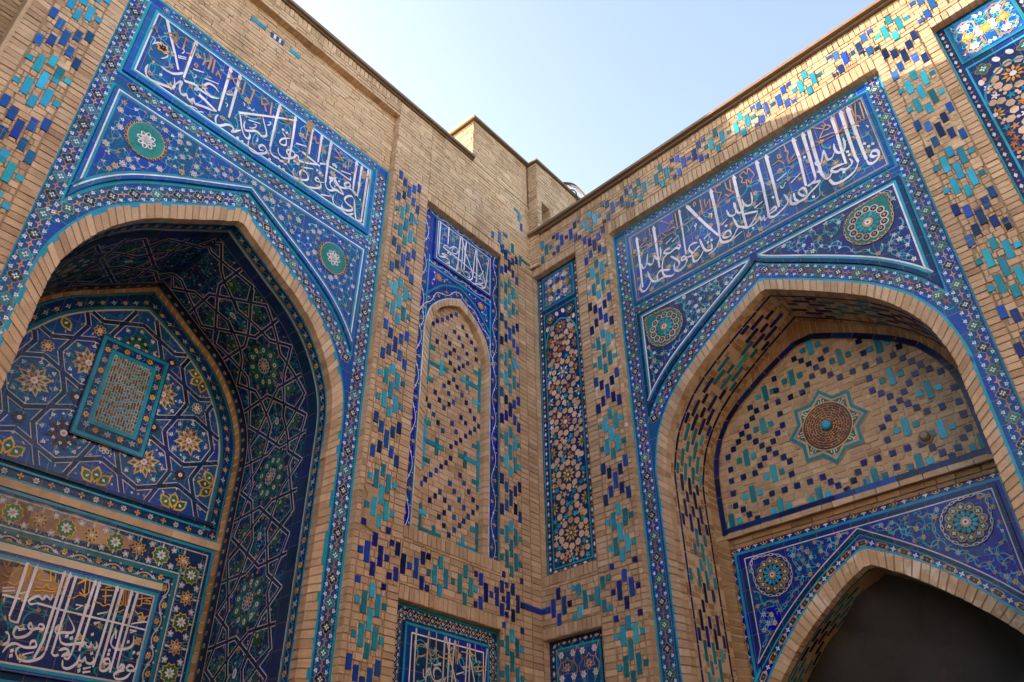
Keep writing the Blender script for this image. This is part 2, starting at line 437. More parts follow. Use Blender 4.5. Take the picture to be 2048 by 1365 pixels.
def glaze(name, col, tile=.2, var=.35, rough=.16, tilt=.014, wear=.25, body=(.36, .26, .18), joint=0):
    """fired glaze: each cut tile has its own shade and lies at its own slight angle; chips show the clay body"""
    mt, t, b = nodes_for(name)
    x, y, z = abt(t)
    fx = mathn(t, 'DIVIDE', x, tile); fy = mathn(t, 'DIVIDE', y, tile * 1.25)
    cx = mathn(t, 'FLOOR', fx); cy = mathn(t, 'FLOOR', fy)
    cv = t.nodes.new('ShaderNodeCombineXYZ'); t.links.new(cx, cv.inputs[0]); t.links.new(cy, cv.inputs[1])
    wn = t.nodes.new('ShaderNodeTexWhiteNoise'); wn.noise_dimensions = '3D'; t.links.new(cv.outputs[0], wn.inputs['Vector'])
    sp = t.nodes.new('ShaderNodeSeparateColor'); t.links.new(wn.outputs['Color'], sp.inputs[0])
    n1 = noise(t, 7, 4); n2 = noise(t, 60, 3)
    v = mathn(t, 'ADD', mathn(t, 'MULTIPLY', mathn(t, 'SUBTRACT', wn.outputs['Value'], .5), var), 1)
    v = mathn(t, 'ADD', v, mathn(t, 'MULTIPLY', mathn(t, 'SUBTRACT', z, .5), var * 1.4))
    v = mathn(t, 'ADD', v, mathn(t, 'MULTIPLY', mathn(t, 'SUBTRACT', n1, .5), .55))
    v = mathn(t, 'ADD', v, mathn(t, 'MULTIPLY', mathn(t, 'SUBTRACT', n2, .5), .35))
    n0 = noise(t, .9, 4, .6); v = mathn(t, 'ADD', v, mathn(t, 'MULTIPLY', mathn(t, 'SUBTRACT', n0, .5), .9))
    h = mathn(t, 'ADD', mathn(t, 'MULTIPLY', mathn(t, 'SUBTRACT', sp.outputs[0], .5), .035), .5)
    c = hsv(t, col, h, 1.0, v)
    n3 = noise(t, 26, 5, .72)
    wearf = ramp(t, n3, [(0, (0, 0, 0)), (.67, (0, 0, 0)), (.73, (1, 1, 1)), (1, (1, 1, 1))])
    wf = mathn(t, 'MULTIPLY', wearf, wear)
    c = mixc(t, wf, c, body)
    if joint:
        jx = mathn(t, 'LESS_THAN', mathn(t, 'FRACT', fx), .030); jy = mathn(t, 'LESS_THAN', mathn(t, 'FRACT', fy), .024)
        c = mixc(t, mathn(t, 'MULTIPLY', mathn(t, 'MAXIMUM', jx, jy), joint), c, (.33, .27, .21))
    t.links.new(c, b.inputs['Base Color'])
    r = mathn(t, 'ADD', mathn(t, 'MULTIPLY', n1, .16), rough - .06)
    r = mathn(t, 'ADD', r, mathn(t, 'MULTIPLY', wf, .6))
    t.links.new(r, b.inputs['Roughness'])
    gx = mathn(t, 'FRACT', fx); gy = mathn(t, 'FRACT', fy)
    hx = mathn(t, 'MULTIPLY', gx, mathn(t, 'SUBTRACT', sp.outputs[0], .5))
    hy = mathn(t, 'MULTIPLY', gy, mathn(t, 'SUBTRACT', sp.outputs[1], .5))
    hh = mathn(t, 'MULTIPLY', mathn(t, 'ADD', hx, hy), tilt)
    hh = mathn(t, 'ADD', hh, mathn(t, 'MULTIPLY', n1, .010))
    hh = mathn(t, 'ADD', hh, mathn(t, 'MULTIPLY', n2, .0012))
    bp = t.nodes.new('ShaderNodeBump'); bp.inputs['Strength'].default_value = .55; bp.inputs['Distance'].default_value = 1.0
    t.links.new(hh, bp.inputs['Height']); t.links.new(bp.outputs[0], b.inputs['Normal'])
    b.inputs['Specular IOR Level'].default_value = .20
    MATS[name] = mt
    return mt

def earth(name, stops, bump=.012, rough=.9, patch=None, weather=False, patch_at=.58):
    """unglazed brick, mortar or stone: shade picked per piece, mottled, rough"""
    mt, t, b = nodes_for(name)
    x, y, z = abt(t)
    n1 = noise(t, 9, 5, .65); n2 = noise(t, 85, 4, .7); n3 = noise(t, 1.1, 4, .6)
    f = mathn(t, 'ADD', mathn(t, 'MULTIPLY', z, .62), mathn(t, 'MULTIPLY', n1, .38))
    c = ramp(t, f, stops)
    v = mathn(t, 'ADD', mathn(t, 'MULTIPLY', mathn(t, 'SUBTRACT', n2, .5), .55), 1)
    v = mathn(t, 'ADD', v, mathn(t, 'MULTIPLY', mathn(t, 'SUBTRACT', n3, .5), .5))
    c = hsv(t, c, .5, 1, v)
    if weather:
        cv = t.nodes.new('ShaderNodeCombineXYZ'); t.links.new(mathn(t, 'MULTIPLY', x, 2.6), cv.inputs[0]); t.links.new(mathn(t, 'MULTIPLY', y, .45), cv.inputs[1])
        st = noise(t, 1.0, 5, .7, cv.outputs[0]); sf = ramp(t, st, [(0, (0, 0, 0)), (.52, (0, 0, 0)), (.72, (1, 1, 1)), (1, (1, 1, 1))])
        c = mixc(t, mathn(t, 'MULTIPLY', sf, .45), c, (.17, .12, .085))
        n6 = noise(t, 1.7, 7, .75); ef = ramp(t, n6, [(0, (0, 0, 0)), (.55, (0, 0, 0)), (.68, (1, 1, 1)), (1, (1, 1, 1))])
        c = mixc(t, mathn(t, 'MULTIPLY', ef, .42), c, (.60, .54, .46))
    if patch:
        n4 = noise(t, 3.2, 6, .7)
        pf = ramp(t, n4, [(0, (0, 0, 0)), (patch_at, (0, 0, 0)), (patch_at + .1, (1, 1, 1)), (1, (1, 1, 1))])
        c = mixc(t, mathn(t, 'MULTIPLY', pf, .75), c, patch)
    t.links.new(c, b.inputs['Base Color'])
    b.inputs['Roughness'].default_value = rough; b.inputs['Specular IOR Level'].default_value = .25
    n5 = noise(t, 300, 2, .6)
    hh = mathn(t, 'ADD', mathn(t, 'MULTIPLY', n2, bump), mathn(t, 'MULTIPLY', n1, bump * 1.2))
    hh = mathn(t, 'ADD', hh, mathn(t, 'MULTIPLY', n5, bump * .25))
    bp = t.nodes.new('ShaderNodeBump'); bp.inputs['Strength'].default_value = .8; bp.inputs['Distance'].default_value = 1
    t.links.new(hh, bp.inputs['Height']); t.links.new(bp.outputs[0], b.inputs['Normal'])
    MATS[name] = mt
    return mt

glaze('cobalt', (.003, .062, .27), var=.45, joint=.35); glaze('royal', (.002, .090, .33), var=.4, joint=.35)
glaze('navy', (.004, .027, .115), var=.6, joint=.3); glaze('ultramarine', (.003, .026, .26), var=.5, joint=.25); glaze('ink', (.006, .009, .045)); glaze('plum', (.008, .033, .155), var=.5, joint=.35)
glaze('slate', (.014, .068, .25), var=.9, tile=.24, joint=.5)
glaze('turquoise', (.0, .245, .41), tile=.16); glaze('teal', (.003, .155, .235), tile=.16); glaze('cyan', (.02, .30, .45), wear=.1)
glaze('aqua', (.004, .265, .42), var=.55, tile=.3); glaze('cobalt_brick', (.004, .046, .23), var=.7, tile=.3); glaze('night_brick', (.005, .018, .11), var=.6, tile=.3)
glaze('white', (.54, .57, .70), var=.16, wear=.3); glaze('lilac', (.40, .42, .47), var=.2, wear=.3)
glaze('ochre', (.42, .28, .14), var=.3); glaze('gold', (.52, .29, .045), var=.3); glaze('orange', (.40, .15, .04), var=.35); glaze('salmon', (.36, .20, .125), var=.35)
glaze('green', (.015, .13, .07), var=.4); glaze('emerald', (.006, .165, .165), var=.3); glaze('black', (.018, .022, .030)); glaze('bisque', (.30, .20, .15), var=.6, rough=.5); glaze('umber_glaze', (.055, .028, .026)); glaze('grey_glaze', (.28, .30, .30))
glaze('terra', (.45, .335, .25), var=.3, rough=.55, wear=0)
BR = [(0.05, (.22, .15, .105)), (.28, (.35, .253, .178)), (.5, (.412, .308, .222)), (.72, (.468, .358, .266)), (.95, (.56, .452, .356))]
earth('brick', BR, weather=True)
earth('pale_brick', [(0.05, (.30, .20, .13)), (.4, (.43, .30, .195)), (.7, (.51, .39, .275)), (.95, (.62, .52, .42))], patch=(.66, .62, .57), patch_at=.50)
earth('rough_brick', [(0.05, (.33, .235, .15)), (.35, (.49, .36, .25)), (.6, (.555, .415, .295)), (.95, (.635, .51, .38))], bump=.02, patch=(.58, .48, .36), patch_at=.58, weather=True)
earth('old_brick', [(0.05, (.15, .10, .065)), (.5, (.25, .18, .12)), (.95, (.34, .26, .185))], bump=.02)
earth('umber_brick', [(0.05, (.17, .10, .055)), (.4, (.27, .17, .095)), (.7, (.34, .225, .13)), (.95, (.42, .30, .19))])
earth('sepia_brick', [(0.05, (.06, .038, .024)), (.5, (.11, .07, .042)), (.95, (.17, .11, .07))]); earth('mortar', [(0.1, (.22, .165, .115)), (.6, (.30, .235, .17)), (1, (.38, .31, .235))], bump=.015)
earth('pale_mortar', [(0.1, (.38, .31, .22)), (.6, (.48, .40, .30)), (1, (.58, .51, .42))], bump=.015)
earth('plaster', [(0.1, (.34, .25, .165)), (.6, (.42, .32, .22)), (1, (.5, .4, .29))], bump=.03)
earth('coping_stone', [(0.1, (.10, .075, .055)), (.5, (.16, .12, .09)), (1, (.24, .19, .14))], bump=.006, rough=.75)
earth('pale_stone', [(0.1, (.42, .34, .22)), (.5, (.50, .42, .29)), (1, (.58, .5, .36))], bump=.006, rough=.8)
earth('slab', [(0.1, (.42, .38, .32)), (.5, (.52, .48, .41)), (1, (.6, .56, .5))], bump=.008)
earth('paving', [(0.1, (.12, .10, .08)), (.5, (.16, .135, .11)), (1, (.20, .17, .14))], bump=.01)
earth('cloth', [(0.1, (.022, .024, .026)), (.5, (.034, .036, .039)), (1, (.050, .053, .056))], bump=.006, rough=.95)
earth('rubber', [(0.1, (.02, .02, .02)), (1, (.03, .03, .03))], bump=.001, rough=.6)
earth('hose', [(0.1, (.45, .4, .3)), (1, (.55, .5, .38))], bump=.001, rough=.6)
earth('grey_plastic', [(0.1, (.17, .15, .125)), (1, (.24, .21, .18))], bump=.001, rough=.55)

# ================================================================ surfaces and mesh builder
CORNER = Vector((0.33433536, 9.99440943, 0.0))
class Plane:
    """a wall plane: x metres along the wall from the corner, y metres up, h metres out of it"""
    def __init__(s, d, n, off=0.0): s.d = d; s.n = n; s.off = off
    def __call__(s, x, y, h=0.0):
        q = CORNER + s.d * x + s.n * (s.off + h)
        return (q.x, q.y, y)
    def at(s, off): return Plane(s.d, s.n, off)
dL = Vector((-0.64640233, -0.76299674, 0)); nL = Vector((0.76299674, -0.64640233, 0))
dR = Vector((0.71596374, -0.69813746, 0)); nR = Vector((-0.69813746, -0.71596374, 0))
WL = Plane(dL, nL); WR = Plane(dR, nR)

def smooth(pts, n=6, closed=False):
    if len(pts) < 3: return list(pts)
    out = []; N = len(pts)
    for i in range(N if closed else N - 1):
        p1 = pts[i]; p2 = pts[(i + 1) % N]
        p0 = pts[i - 1] if (closed or i > 0) else p1
        p3 = pts[(i + 2) % N] if (closed or i + 2 < N) else p2
        for k in range(n):
            u = k / n
            out.append(tuple(.5 * (2 * p1[j] + (p2[j] - p0[j]) * u + (2 * p0[j] - 5 * p1[j] + 4 * p2[j] - p3[j]) * u * u + (3 * p1[j] - p0[j] - 3 * p2[j] + p3[j]) * u ** 3) for j in (0, 1)))
    if not closed: out.append(pts[-1])
    return out

class Half:
    """one half of an arched soffit: y runs up the jamb and along the arch to the apex, x runs into the wall, h out of the surface"""
    def __init__(s, wall, cu, half, side, off, z0=2.8):
        s.wall = wall; s.cu = cu; s.side = side; s.off = off; s.z0 = z0
        pts = [(half[0][0], z0)] + list(half); s.pts = smooth(pts, 6)
        s.acc = [z0]
        for a, b in zip(s.pts, s.pts[1:]): s.acc.append(s.acc[-1] + math.dist(a, b))
        s.top = s.acc[-1]
    def __call__(s, x, y, h=0.0):
        y = min(max(y, s.z0), s.top); i = 0
        lo, hi = 0, len(s.acc) - 2
        while lo < hi:
            mid = (lo + hi + 1) // 2
            if s.acc[mid] <= y: lo = mid
            else: hi = mid - 1
        a, b = s.pts[lo], s.pts[lo + 1]; L = s.acc[lo + 1] - s.acc[lo] or 1e-9; f = (y - s.acc[lo]) / L
        tx, tz = (b[0] - a[0]) / L, (b[1] - a[1]) / L
        px = a[0] + (b[0] - a[0]) * f - tz * h; pz = a[1] + (b[1] - a[1]) * f + tx * h
        px = max(px, 0)
        q = CORNER + s.wall.d * (s.cu + s.side * px) + s.wall.n * (s.off - x)
        return (q.x, q.y, pz)

class MB:
    def __init__(s): s.v = []; s.f = []; s.m = []; s.a = []; s.mats = []; s.k = 0
    def mi(s, mat):
        if mat not in s.mats: s.mats.append(mat)
        return s.mats.index(mat)
    def raw(s, P, ab, mat, t):
        b = len(s.v); s.v += P; s.a += [(q[0], q[1], t) for q in ab]
        s.f.append(tuple(range(b, b + len(P)))); s.m.append(s.mi(mat))
    def poly(s, S, pts, h, mat, t=None):
        """flat piece laid on surface S; successive pieces of one layer sit a hair above each other"""
        s.k = (s.k + 1) % 120; hh = h + s.k * 1.2e-5
        if t is None: t = random.random()
        s.raw([S(x, y, hh) for x, y in pts], pts, mat, t)
    def block(s, S, x0, x1, y0, y1, h0, h1, mat, t=None, jit=0.0):
        if t is None: t = random.random()
        j = lambda: random.uniform(-jit, jit)
        c = [(x0 + j(), y0 + j()), (x1 + j(), y0 + j()), (x1 + j(), y1 + j()), (x0 + j(), y1 + j())]
        F = [S(x, y, h1 + j() * .6) for x, y in c]; B = [S(x, y, h0) for x, y in c]
        s.raw(F, c, mat, t)
        for i in range(4):
            k = (i + 1) % 4
            s.raw([F[i], F[k], B[k], B[i]], [c[i], c[k], c[k], c[i]], mat, t)
    def box(s, S, x0, x1, y0, y1, h0, h1, mat, t=.5):
        c = [(x0, y0), (x1, y0), (x1, y1), (x0, y1)]
        s.prism(S, c, h0, h1, mat, t); s.raw([S(x, y, h0) for x, y in c], c, mat, t)
    def prism(s, S, pts, h0, h1, mat, t=.5, side=None, cap=True):
        if cap: s.raw([S(x, y, h1) for x, y in pts], pts, mat, t)
        n = len(pts)
        for i in range(n):
            a, b = pts[i], pts[(i + 1) % n]
            s.raw([S(*a, h1), S(*b, h1), S(*b, h0), S(*a, h0)], [a, b, (b[0], b[1] + .03), (a[0], a[1] + .03)], side or mat, t)
    def ribbon(s, S, pts, w, h, mat, closed=False, t=None, nib=0.0, taper=0.0, grad=0.0):
        """band of width w along a 2-D path; nib varies the width with direction like a reed pen"""
        P = [pts[0]]
        for q in pts[1:]:
            if math.dist(q, P[-1]) > 1e-4: P.append(q)
        if closed and math.dist(P[0], P[-1]) < 1e-4: P.pop()
        n = len(P)
        if n < 2: return
        if t is None: t = random.random()
        s.k = (s.k + 1) % 120; hh = h + s.k * 1.2e-5
        Ls = []; Rs = []
        for i in range(n):
            a = P[i - 1] if (closed or i) else P[i]; b = P[(i + 1) % n] if (closed or i < n - 1) else P[i]
            p = P[i]
            d1 = (p[0] - a[0], p[1] - a[1]); d2 = (b[0] - p[0], b[1] - p[1])
            l1 = math.hypot(*d1); l2 = math.hypot(*d2)
            if l1 < 1e-9: d1, l1 = d2, l2
            if l2 < 1e-9: d2, l2 = d1, l1
            n1 = (-d1[1] / l1, d1[0] / l1); n2 = (-d2[1] / l2, d2[0] / l2)
            mx, my = n1[0] + n2[0], n1[1] + n2[1]; ml = math.hypot(mx, my)
            if ml < .35: mx, my, k = n1[0], n1[1], 1
            else: mx, my = mx / ml, my / ml; k = 1 / max(.45, mx * n1[0] + my * n1[1])
            ww = w / 2
            if nib:
                ang = math.atan2(d1[1] + d2[1], d1[0] + d2[0])
                ww *= (1 - nib) + nib * abs(math.sin(ang - .9))
            if grad: ww *= 1 + grad * (.5 - i / max(1, n - 1))
            if taper:
                e = min(i, n - 1 - i) / max(1, n - 1)
                ww *= min(1, .25 + e / taper)
            Ls.append((p[0] + mx * ww * k, p[1] + my * ww * k)); Rs.append((p[0] - mx * ww * k, p[1] - my * ww * k))
        for i in range(n if closed else n - 1):
            j = (i + 1) % n
            q = [Ls[i], Rs[i], Rs[j], Ls[j]]
            s.raw([S(x, y, hh) for x, y in q], q, mat, t)
    def build(s, name, parent=None):
        me = bpy.data.meshes.new(name)
        o = bpy.data.objects.new(name, me); COL.objects.link(o)
        off = Vector((0, 0, 0)); r = parent
        while r is not None:
            off += r.location; r = r.parent
        me.from_pydata([(x - off.x, y - off.y, z - off.z) for x, y, z in s.v], [], s.f)
        for mt in s.mats: me.materials.append(MATS[mt])
        me.polygons.foreach_set('material_index', s.m)
        at = me.attributes.new('abt', 'FLOAT_VECTOR', 'POINT')
        at.data.foreach_set('vector', [c for q in s.a for c in q])
        me.update()
        if parent is not None: o.parent = parent
        return o
def thing(name, label, cat, loc, group=None):
    o = bpy.data.objects.new(name, None); COL.objects.link(o); o.location = loc
    o['label'] = label; o['category'] = cat
    if group: o['group'] = group
    return o

# ---------------------------------------------------------------- plane geometry helpers
def offset(poly, d):
    """inset a closed polygon (counter-clockwise) by d"""
    n = len(poly); out = []
    A = sum(poly[i][0] * poly[(i + 1) % n][1] - poly[(i + 1) % n][0] * poly[i][1] for i in range(n))
    sg = 1 if A > 0 else -1
    for i in range(n):
        a, p, b = poly[i - 1], poly[i], poly[(i + 1) % n]
        d1 = (p[0] - a[0], p[1] - a[1]); d2 = (b[0] - p[0], b[1] - p[1]); l1 = math.hypot(*d1) or 1e-9; l2 = math.hypot(*d2) or 1e-9
        n1 = (-d1[1] / l1 * sg, d1[0] / l1 * sg); n2 = (-d2[1] / l2 * sg, d2[0] / l2 * sg)
        mx, my = n1[0] + n2[0], n1[1] + n2[1]; ml = math.hypot(mx, my) or 1e-9; mx /= ml; my /= ml
        k = 1 / max(.09, mx * n1[0] + my * n1[1])
        out.append((p[0] + mx * d * k, p[1] + my * d * k))
    return clean(out)
def clean(poly):
    """drop the little loops an inset makes at sharp tips"""
    for _ in range(12):
        n = len(poly); hit = None
        for i in range(n):
            a, b = poly[i], poly[(i + 1) % n]
            for j in range(i + 2, n):
                if i == 0 and j == n - 1: continue
                c, d = poly[j], poly[(j + 1) % n]
                r = (b[0] - a[0], b[1] - a[1]); q = (d[0] - c[0], d[1] - c[1]); den = r[0] * q[1] - r[1] * q[0]
                if abs(den) < 1e-14: continue
                t = ((c[0] - a[0]) * q[1] - (c[1] - a[1]) * q[0]) / den; u = ((c[0] - a[0]) * r[1] - (c[1] - a[1]) * r[0]) / den
                if 0 < t < 1 and 0 < u < 1: hit = (i, j, (a[0] + r[0] * t, a[1] + r[1] * t)); break
            if hit: break
        if not hit: return poly
        i, j, x = hit; A = [x] + poly[i + 1:j + 1]; B = poly[:i + 1] + [x] + poly[j + 1:]
        ar = lambda P: abs(sum(P[k - 1][0] * P[k][1] - P[k][0] * P[k - 1][1] for k in range(len(P))))
        poly = A if ar(A) > ar(B) else B
    return poly
def inside(p, poly):
    x, y = p; c = False; n = len(poly)
    for i in range(n):
        x1, y1 = poly[i]; x2, y2 = poly[i - 1]
        if (y1 > y) != (y2 > y) and x < (x2 - x1) * (y - y1) / (y2 - y1) + x1: c = not c
    return c
def edge_dist(p, poly):
    best = 9
    for i in range(len(poly)):
        a, b = poly[i - 1], poly[i]; dx, dy = b[0] - a[0], b[1] - a[1]; L = dx * dx + dy * dy or 1e-12
        u = max(0, min(1, ((p[0] - a[0]) * dx + (p[1] - a[1]) * dy) / L))
        best = min(best, math.hypot(p[0] - a[0] - u * dx, p[1] - a[1] - u * dy))
    return best
def arch(cu, half, z0=2.8, n=6):
    """whole arch outline from the high-x foot over the apex to the low-x foot"""
    h = smooth([(half[0][0], z0)] + list(half), n)
    return [(cu + x, z) for x, z in h] + [(cu - x, z) for x, z in reversed(h[:-1])]
def resample(path, step=None, n=None):
    acc = [0]
    for a, b in zip(path, path[1:]): acc.append(acc[-1] + math.dist(a, b))
    n = n or max(1, round(acc[-1] / step)); out = []; j = 0
    for i in range(n + 1):
        t = acc[-1] * i / n
        while j < len(acc) - 2 and acc[j + 1] < t: j += 1
        f = (t - acc[j]) / ((acc[j + 1] - acc[j]) or 1e-9)
        out.append((path[j][0] + (path[j + 1][0] - path[j][0]) * f, path[j][1] + (path[j + 1][1] - path[j][1]) * f))
    return out
def rect(x0, x1, y0, y1): return [(x0, y0), (x1, y0), (x1, y1), (x0, y1)]
def disc(x, y, r, n=14, rx=None, rot=0):
    rx = rx or r
    return [(x + rx * math.cos(2 * PI * i / n) * math.cos(rot) - r * math.sin(2 * PI * i / n) * math.sin(rot), y + rx * math.cos(2 * PI * i / n) * math.sin(rot) + r * math.sin(2 * PI * i / n) * math.cos(rot)) for i in range(n)]
def polar(x, y, f, n=24, rot=0): return [(x + f(2 * PI * i / n) * math.cos(2 * PI * i / n + rot), y + f(2 * PI * i / n) * math.sin(2 * PI * i / n + rot)) for i in range(n)]
def place(pts, x, y, s, rot, sy=None):
    c, q = math.cos(rot), math.sin(rot); sy = sy or s
    return [(x + (a * s) * c - (b * sy) * q, y + (a * s) * q + (b * sy) * c) for a, b in pts]

# ================================================================ brickwork
CH = .0728                                   # one course with its joint
PHASE = 4.507 - CH / 2
def cut(r, holes, gap):
    """subtract rectangles from rectangle r"""
    out = [r]
    for hx0, hx1, hy0, hy1 in holes:
        nx = []
        for x0, x1, y0, y1 in out:
            a, b, c, d = hx0 - gap, hx1 + gap, hy0 - gap, hy1 + gap
            if a >= x1 or b <= x0 or c >= y1 or d <= y0: nx.append((x0, x1, y0, y1)); continue
            if a > x0: nx.append((x0, a, y0, y1))
            if b < x1: nx.append((b, x1, y0, y1))
            xx0, xx1 = max(x0, a), min(x1, b)
            if c > y0: nx.append((xx0, xx1, y0, c))
            if d < y1: nx.append((xx0, xx1, d, y1))
        out = nx
    return out
def fill(mb, S, x0, x1, y0, y1, bond='run', holes=(), mat='brick', L=.25, ch=CH, gap=.0105, jit=.003, h0=-.016, h1=0, keep=None, alt=None, phase=PHASE):
    """lay bricks in a rectangle: 'run' running bond, 'stack' one brick wide, 'soldier' bricks on end"""
    if bond == 'soldier':
        n = max(1, round((x1 - x0) / ch)); w_ = (x1 - x0) / n; cells = [(x0 + i * w_, x0 + (i + 1) * w_, y0, y1) for i in range(n)]
    else:
        cells = []; k0 = math.floor((y0 - phase) / ch); k = k0
        while phase + k * ch < y1 - .004:
            a, b = max(y0, phase + k * ch), min(y1, phase + (k + 1) * ch)
            if b - a > .02:
                if bond == 'stack': cells.append((x0, x1, a, b))
                else:
                    x = x0 - (L * .5 if k % 2 else 0) - random.uniform(0, .05)
                    while x < x1:
                        l = L * random.choice((1, 1, 1, .5, 1.02, .75))
                        if min(x1, x + l) - max(x0, x) > .03: cells.append((max(x0, x), min(x1, x + l), a, b))
                        x += l
            k += 1
    for c in cells:
        hs = [h for h in holes if h[0] - gap < c[1] and h[1] + gap > c[0] and h[2] - gap < c[3] and h[3] + gap > c[2]]
        for x_0, x_1, y_0, y_1 in (cut(c, hs, 0) if hs else [c]):
            if x_1 - x_0 < .018 or y_1 - y_0 < .016: continue
            if keep and not keep(((x_0 + x_1) / 2, (y_0 + y_1) / 2)): continue
            t = min(1, max(0, random.gauss(.5, .25)))
            mm = mat if not alt else alt((x_0 + x_1) / 2, (y_0 + y_1) / 2)
            g = gap / 2 * random.uniform(.6, 1.3)
            mb.block(S, x_0 + g, x_1 - g, y_0 + g, y_1 - g, h0, h1 + random.uniform(-.003, .003), mm, t, jit)
def sheet(mb, S, x0, x1, y0, y1, holes, h, mat, step=.9):
    """a wall face with rectangular openings"""
    xs = sorted({x0, x1, *[min(max(q, x0), x1) for r in holes for q in r[:2]]}); ys = sorted({y0, y1, *[min(max(q, y0), y1) for r in holes for q in r[2:]]})
    for a, b in zip(xs, xs[1:]):
        for c, d in zip(ys, ys[1:]):
            mx, my = (a + b) / 2, (c + d) / 2
            if any(r[0] < mx < r[1] and r[2] < my < r[3] for r in holes): continue
            p = rect(a, b, c, d); mb.raw([S(x, y, h) for x, y in p], p, mat, .5)
def reveal(mb, S, r, depth, mat='brick', sides='lrtb', mortar='mortar'):
    """brick returns round a recess: r = x0,x1,y0,y1"""
    x0, x1, y0, y1 = r
    def strip(ax, fixed, lo, hi, step, sg):
        P = lambda v, h, e: S(fixed + e * sg, v, h) if ax == 'v' else S(v, fixed + e * sg, h)
        mb.raw([P(lo, 0, .005), P(hi, 0, .005), P(hi, -depth, .005), P(lo, -depth, .005)], [(0, lo), (0, hi), (.1, hi), (.1, lo)], mortar, .5)
        n = max(1, round((hi - lo) / step)); s_ = (hi - lo) / n
        for i in range(n):
            a, b = lo + i * s_ + .004, lo + (i + 1) * s_ - .004; t = min(1, max(0, random.gauss(.5, .2)))
            e = random.uniform(-.002, .001)
            q = [P(a, -.002, e), P(b, -.002, e), P(b, -depth, e), P(a, -depth, e)]; ab = [(fixed, a), (fixed, b), (fixed + .1, b), (fixed + .1, a)]
            mb.raw(q, ab, mat, t)
            for u, v in ((0, 1), (1, 2), (3, 0)):
                o = [P(a, -.002, .006), P(b, -.002, .006), P(b, -depth, .006), P(a, -depth, .006)]
                mb.raw([q[u], q[v], o[v], o[u]], [ab[u], ab[v], ab[v], ab[u]], mat, t)
    if 'l' in sides: strip('v', x0, y0, y1, CH, -1)
    if 'r' in sides: strip('v', x1, y0, y1, CH, 1)
    if 't' in sides: strip('h', y1, x0, x1, CH, 1)
    if 'b' in sides: strip('h', y0, x0, x1, .25, -1)
def ring(mb, S, inner, outer, step=.078, h0=-.10, h1=0.0, mat='brick', mortar='mortar', jit=.004):
    """radiating bricks between two arch outlines"""
    L = sum(math.dist(a, b) for a, b in zip(inner, inner[1:])); n = round(L / step)
    I = resample(inner, n=n); O = resample(outer, n=n)
    for i in range(n):
        q = [I[i], I[i + 1], O[i + 1], O[i]]
        mb.raw([S(x, y, h1 - .008) for x, y in q], q, mortar, .5)
        mb.raw([S(*I[i], h1 - .008), S(*I[i + 1], h1 - .008), S(*I[i + 1], h0), S(*I[i], h0)], [I[i], I[i + 1], (I[i + 1][0] + .1, I[i + 1][1]), (I[i][0] + .1, I[i][1])], mortar, .5)
        e = .085 * random.uniform(.6, 1.4); ln = lambda a, b, f: (a[0] + (b[0] - a[0]) * f, a[1] + (b[1] - a[1]) * f)
        a, b = ln(I[i], I[i + 1], e), ln(I[i], I[i + 1], 1 - e); c, d = ln(O[i], O[i + 1], 1 - e), ln(O[i], O[i + 1], e)
        # the brick stands 4 mm into the opening from the mortar
        k = .004 / max(1e-6, math.dist(a, d)); a = ln(a, d, -k); b = ln(b, c, -k)
        t = min(1, max(0, random.gauss(.55, .24))); hh = h1 + random.uniform(-.005, .004)
        q = [a, b, c, d]; q = [(x + random.uniform(-jit, jit), y + random.uniform(-jit, jit)) for x, y in q]
        F = [S(x, y, hh) for x, y in q]; B = [S(x, y, h0) for x, y in q]
        mb.raw(F, q, mat, t)
        for u in range(4):
            v = (u + 1) % 4; mb.raw([F[u], F[v], B[v], B[u]], [q[u], q[v], (q[v][0] + .08, q[v][1] + .05), (q[u][0] + .08, q[u][1] + .05)], mat, t)

# glazed brick motifs: (dx, dy, width, height)
TL_, SH_, SQ_ = .062, .062, .058
LOZ = [(0, 0, TL_, .215)] + [(a * .088, b * .16, TL_, .215) for a in (-1, 1) for b in (-1, 1)] + [(0, b * .29, SH_, .142) for b in (-1, 1)] + [(a * .176, b * .165, SQ_, .066) for a in (-1, 1) for b in (-1, 1)]
CRS = [(0, 0, TL_, .215)] + [(a * .087, b * .125, SH_, .142) for a in (-1, 1) for b in (-1, 1)] + [(a * .175, b * .212, SH_, .142) for a in (-1, 1) for b in (-1, 1)]
KNOT = [(a * .088, 0, TL_, .215) for a in (-1, 1)] + [(0, b * .155, SH_, .142) for b in (-1, 1)] + [(a * .176, 0, SQ_, .066) for a in (-1, 1)] + [(a * .168, b * .30, SQ_, .066) for a in (-1, 1) for b in (-1, 1)]
HALFK = [q for q in KNOT[:6]]
ZIG = [(0, 0, SQ_, .066)] + [(a * .094, 0, TL_, .215) for a in (-1, 1)] + [(a * .185, b * .135, SH_, .142) for a in (-1, 1) for b in (-1, 1)] + [(a * .27, b * .175, SQ_, .066) for a in (-1, 1) for b in (-1, 1)]
EYE = [(a * .088, 0, TL_, .215) for a in (-1, 1)] + [(0, b * .155, SH_, .142) for b in (-1, 1)] + [(a * .176, 0, SQ_, .066) for a in (-1, 1)]
EYES = [(0, 0, SQ_, .066)] + [(o + q[0], q[1], q[2], q[3]) for o in (-.2, .2) for q in EYE if not (abs(q[0]) > .17 and q[0] * o < 0)]
def motif_rects(shape, x, y): return [(x + a - w_ / 2, x + a + w_ / 2, y + b - h_ / 2, y + b + h_ / 2) for a, b, w_, h_ in shape]
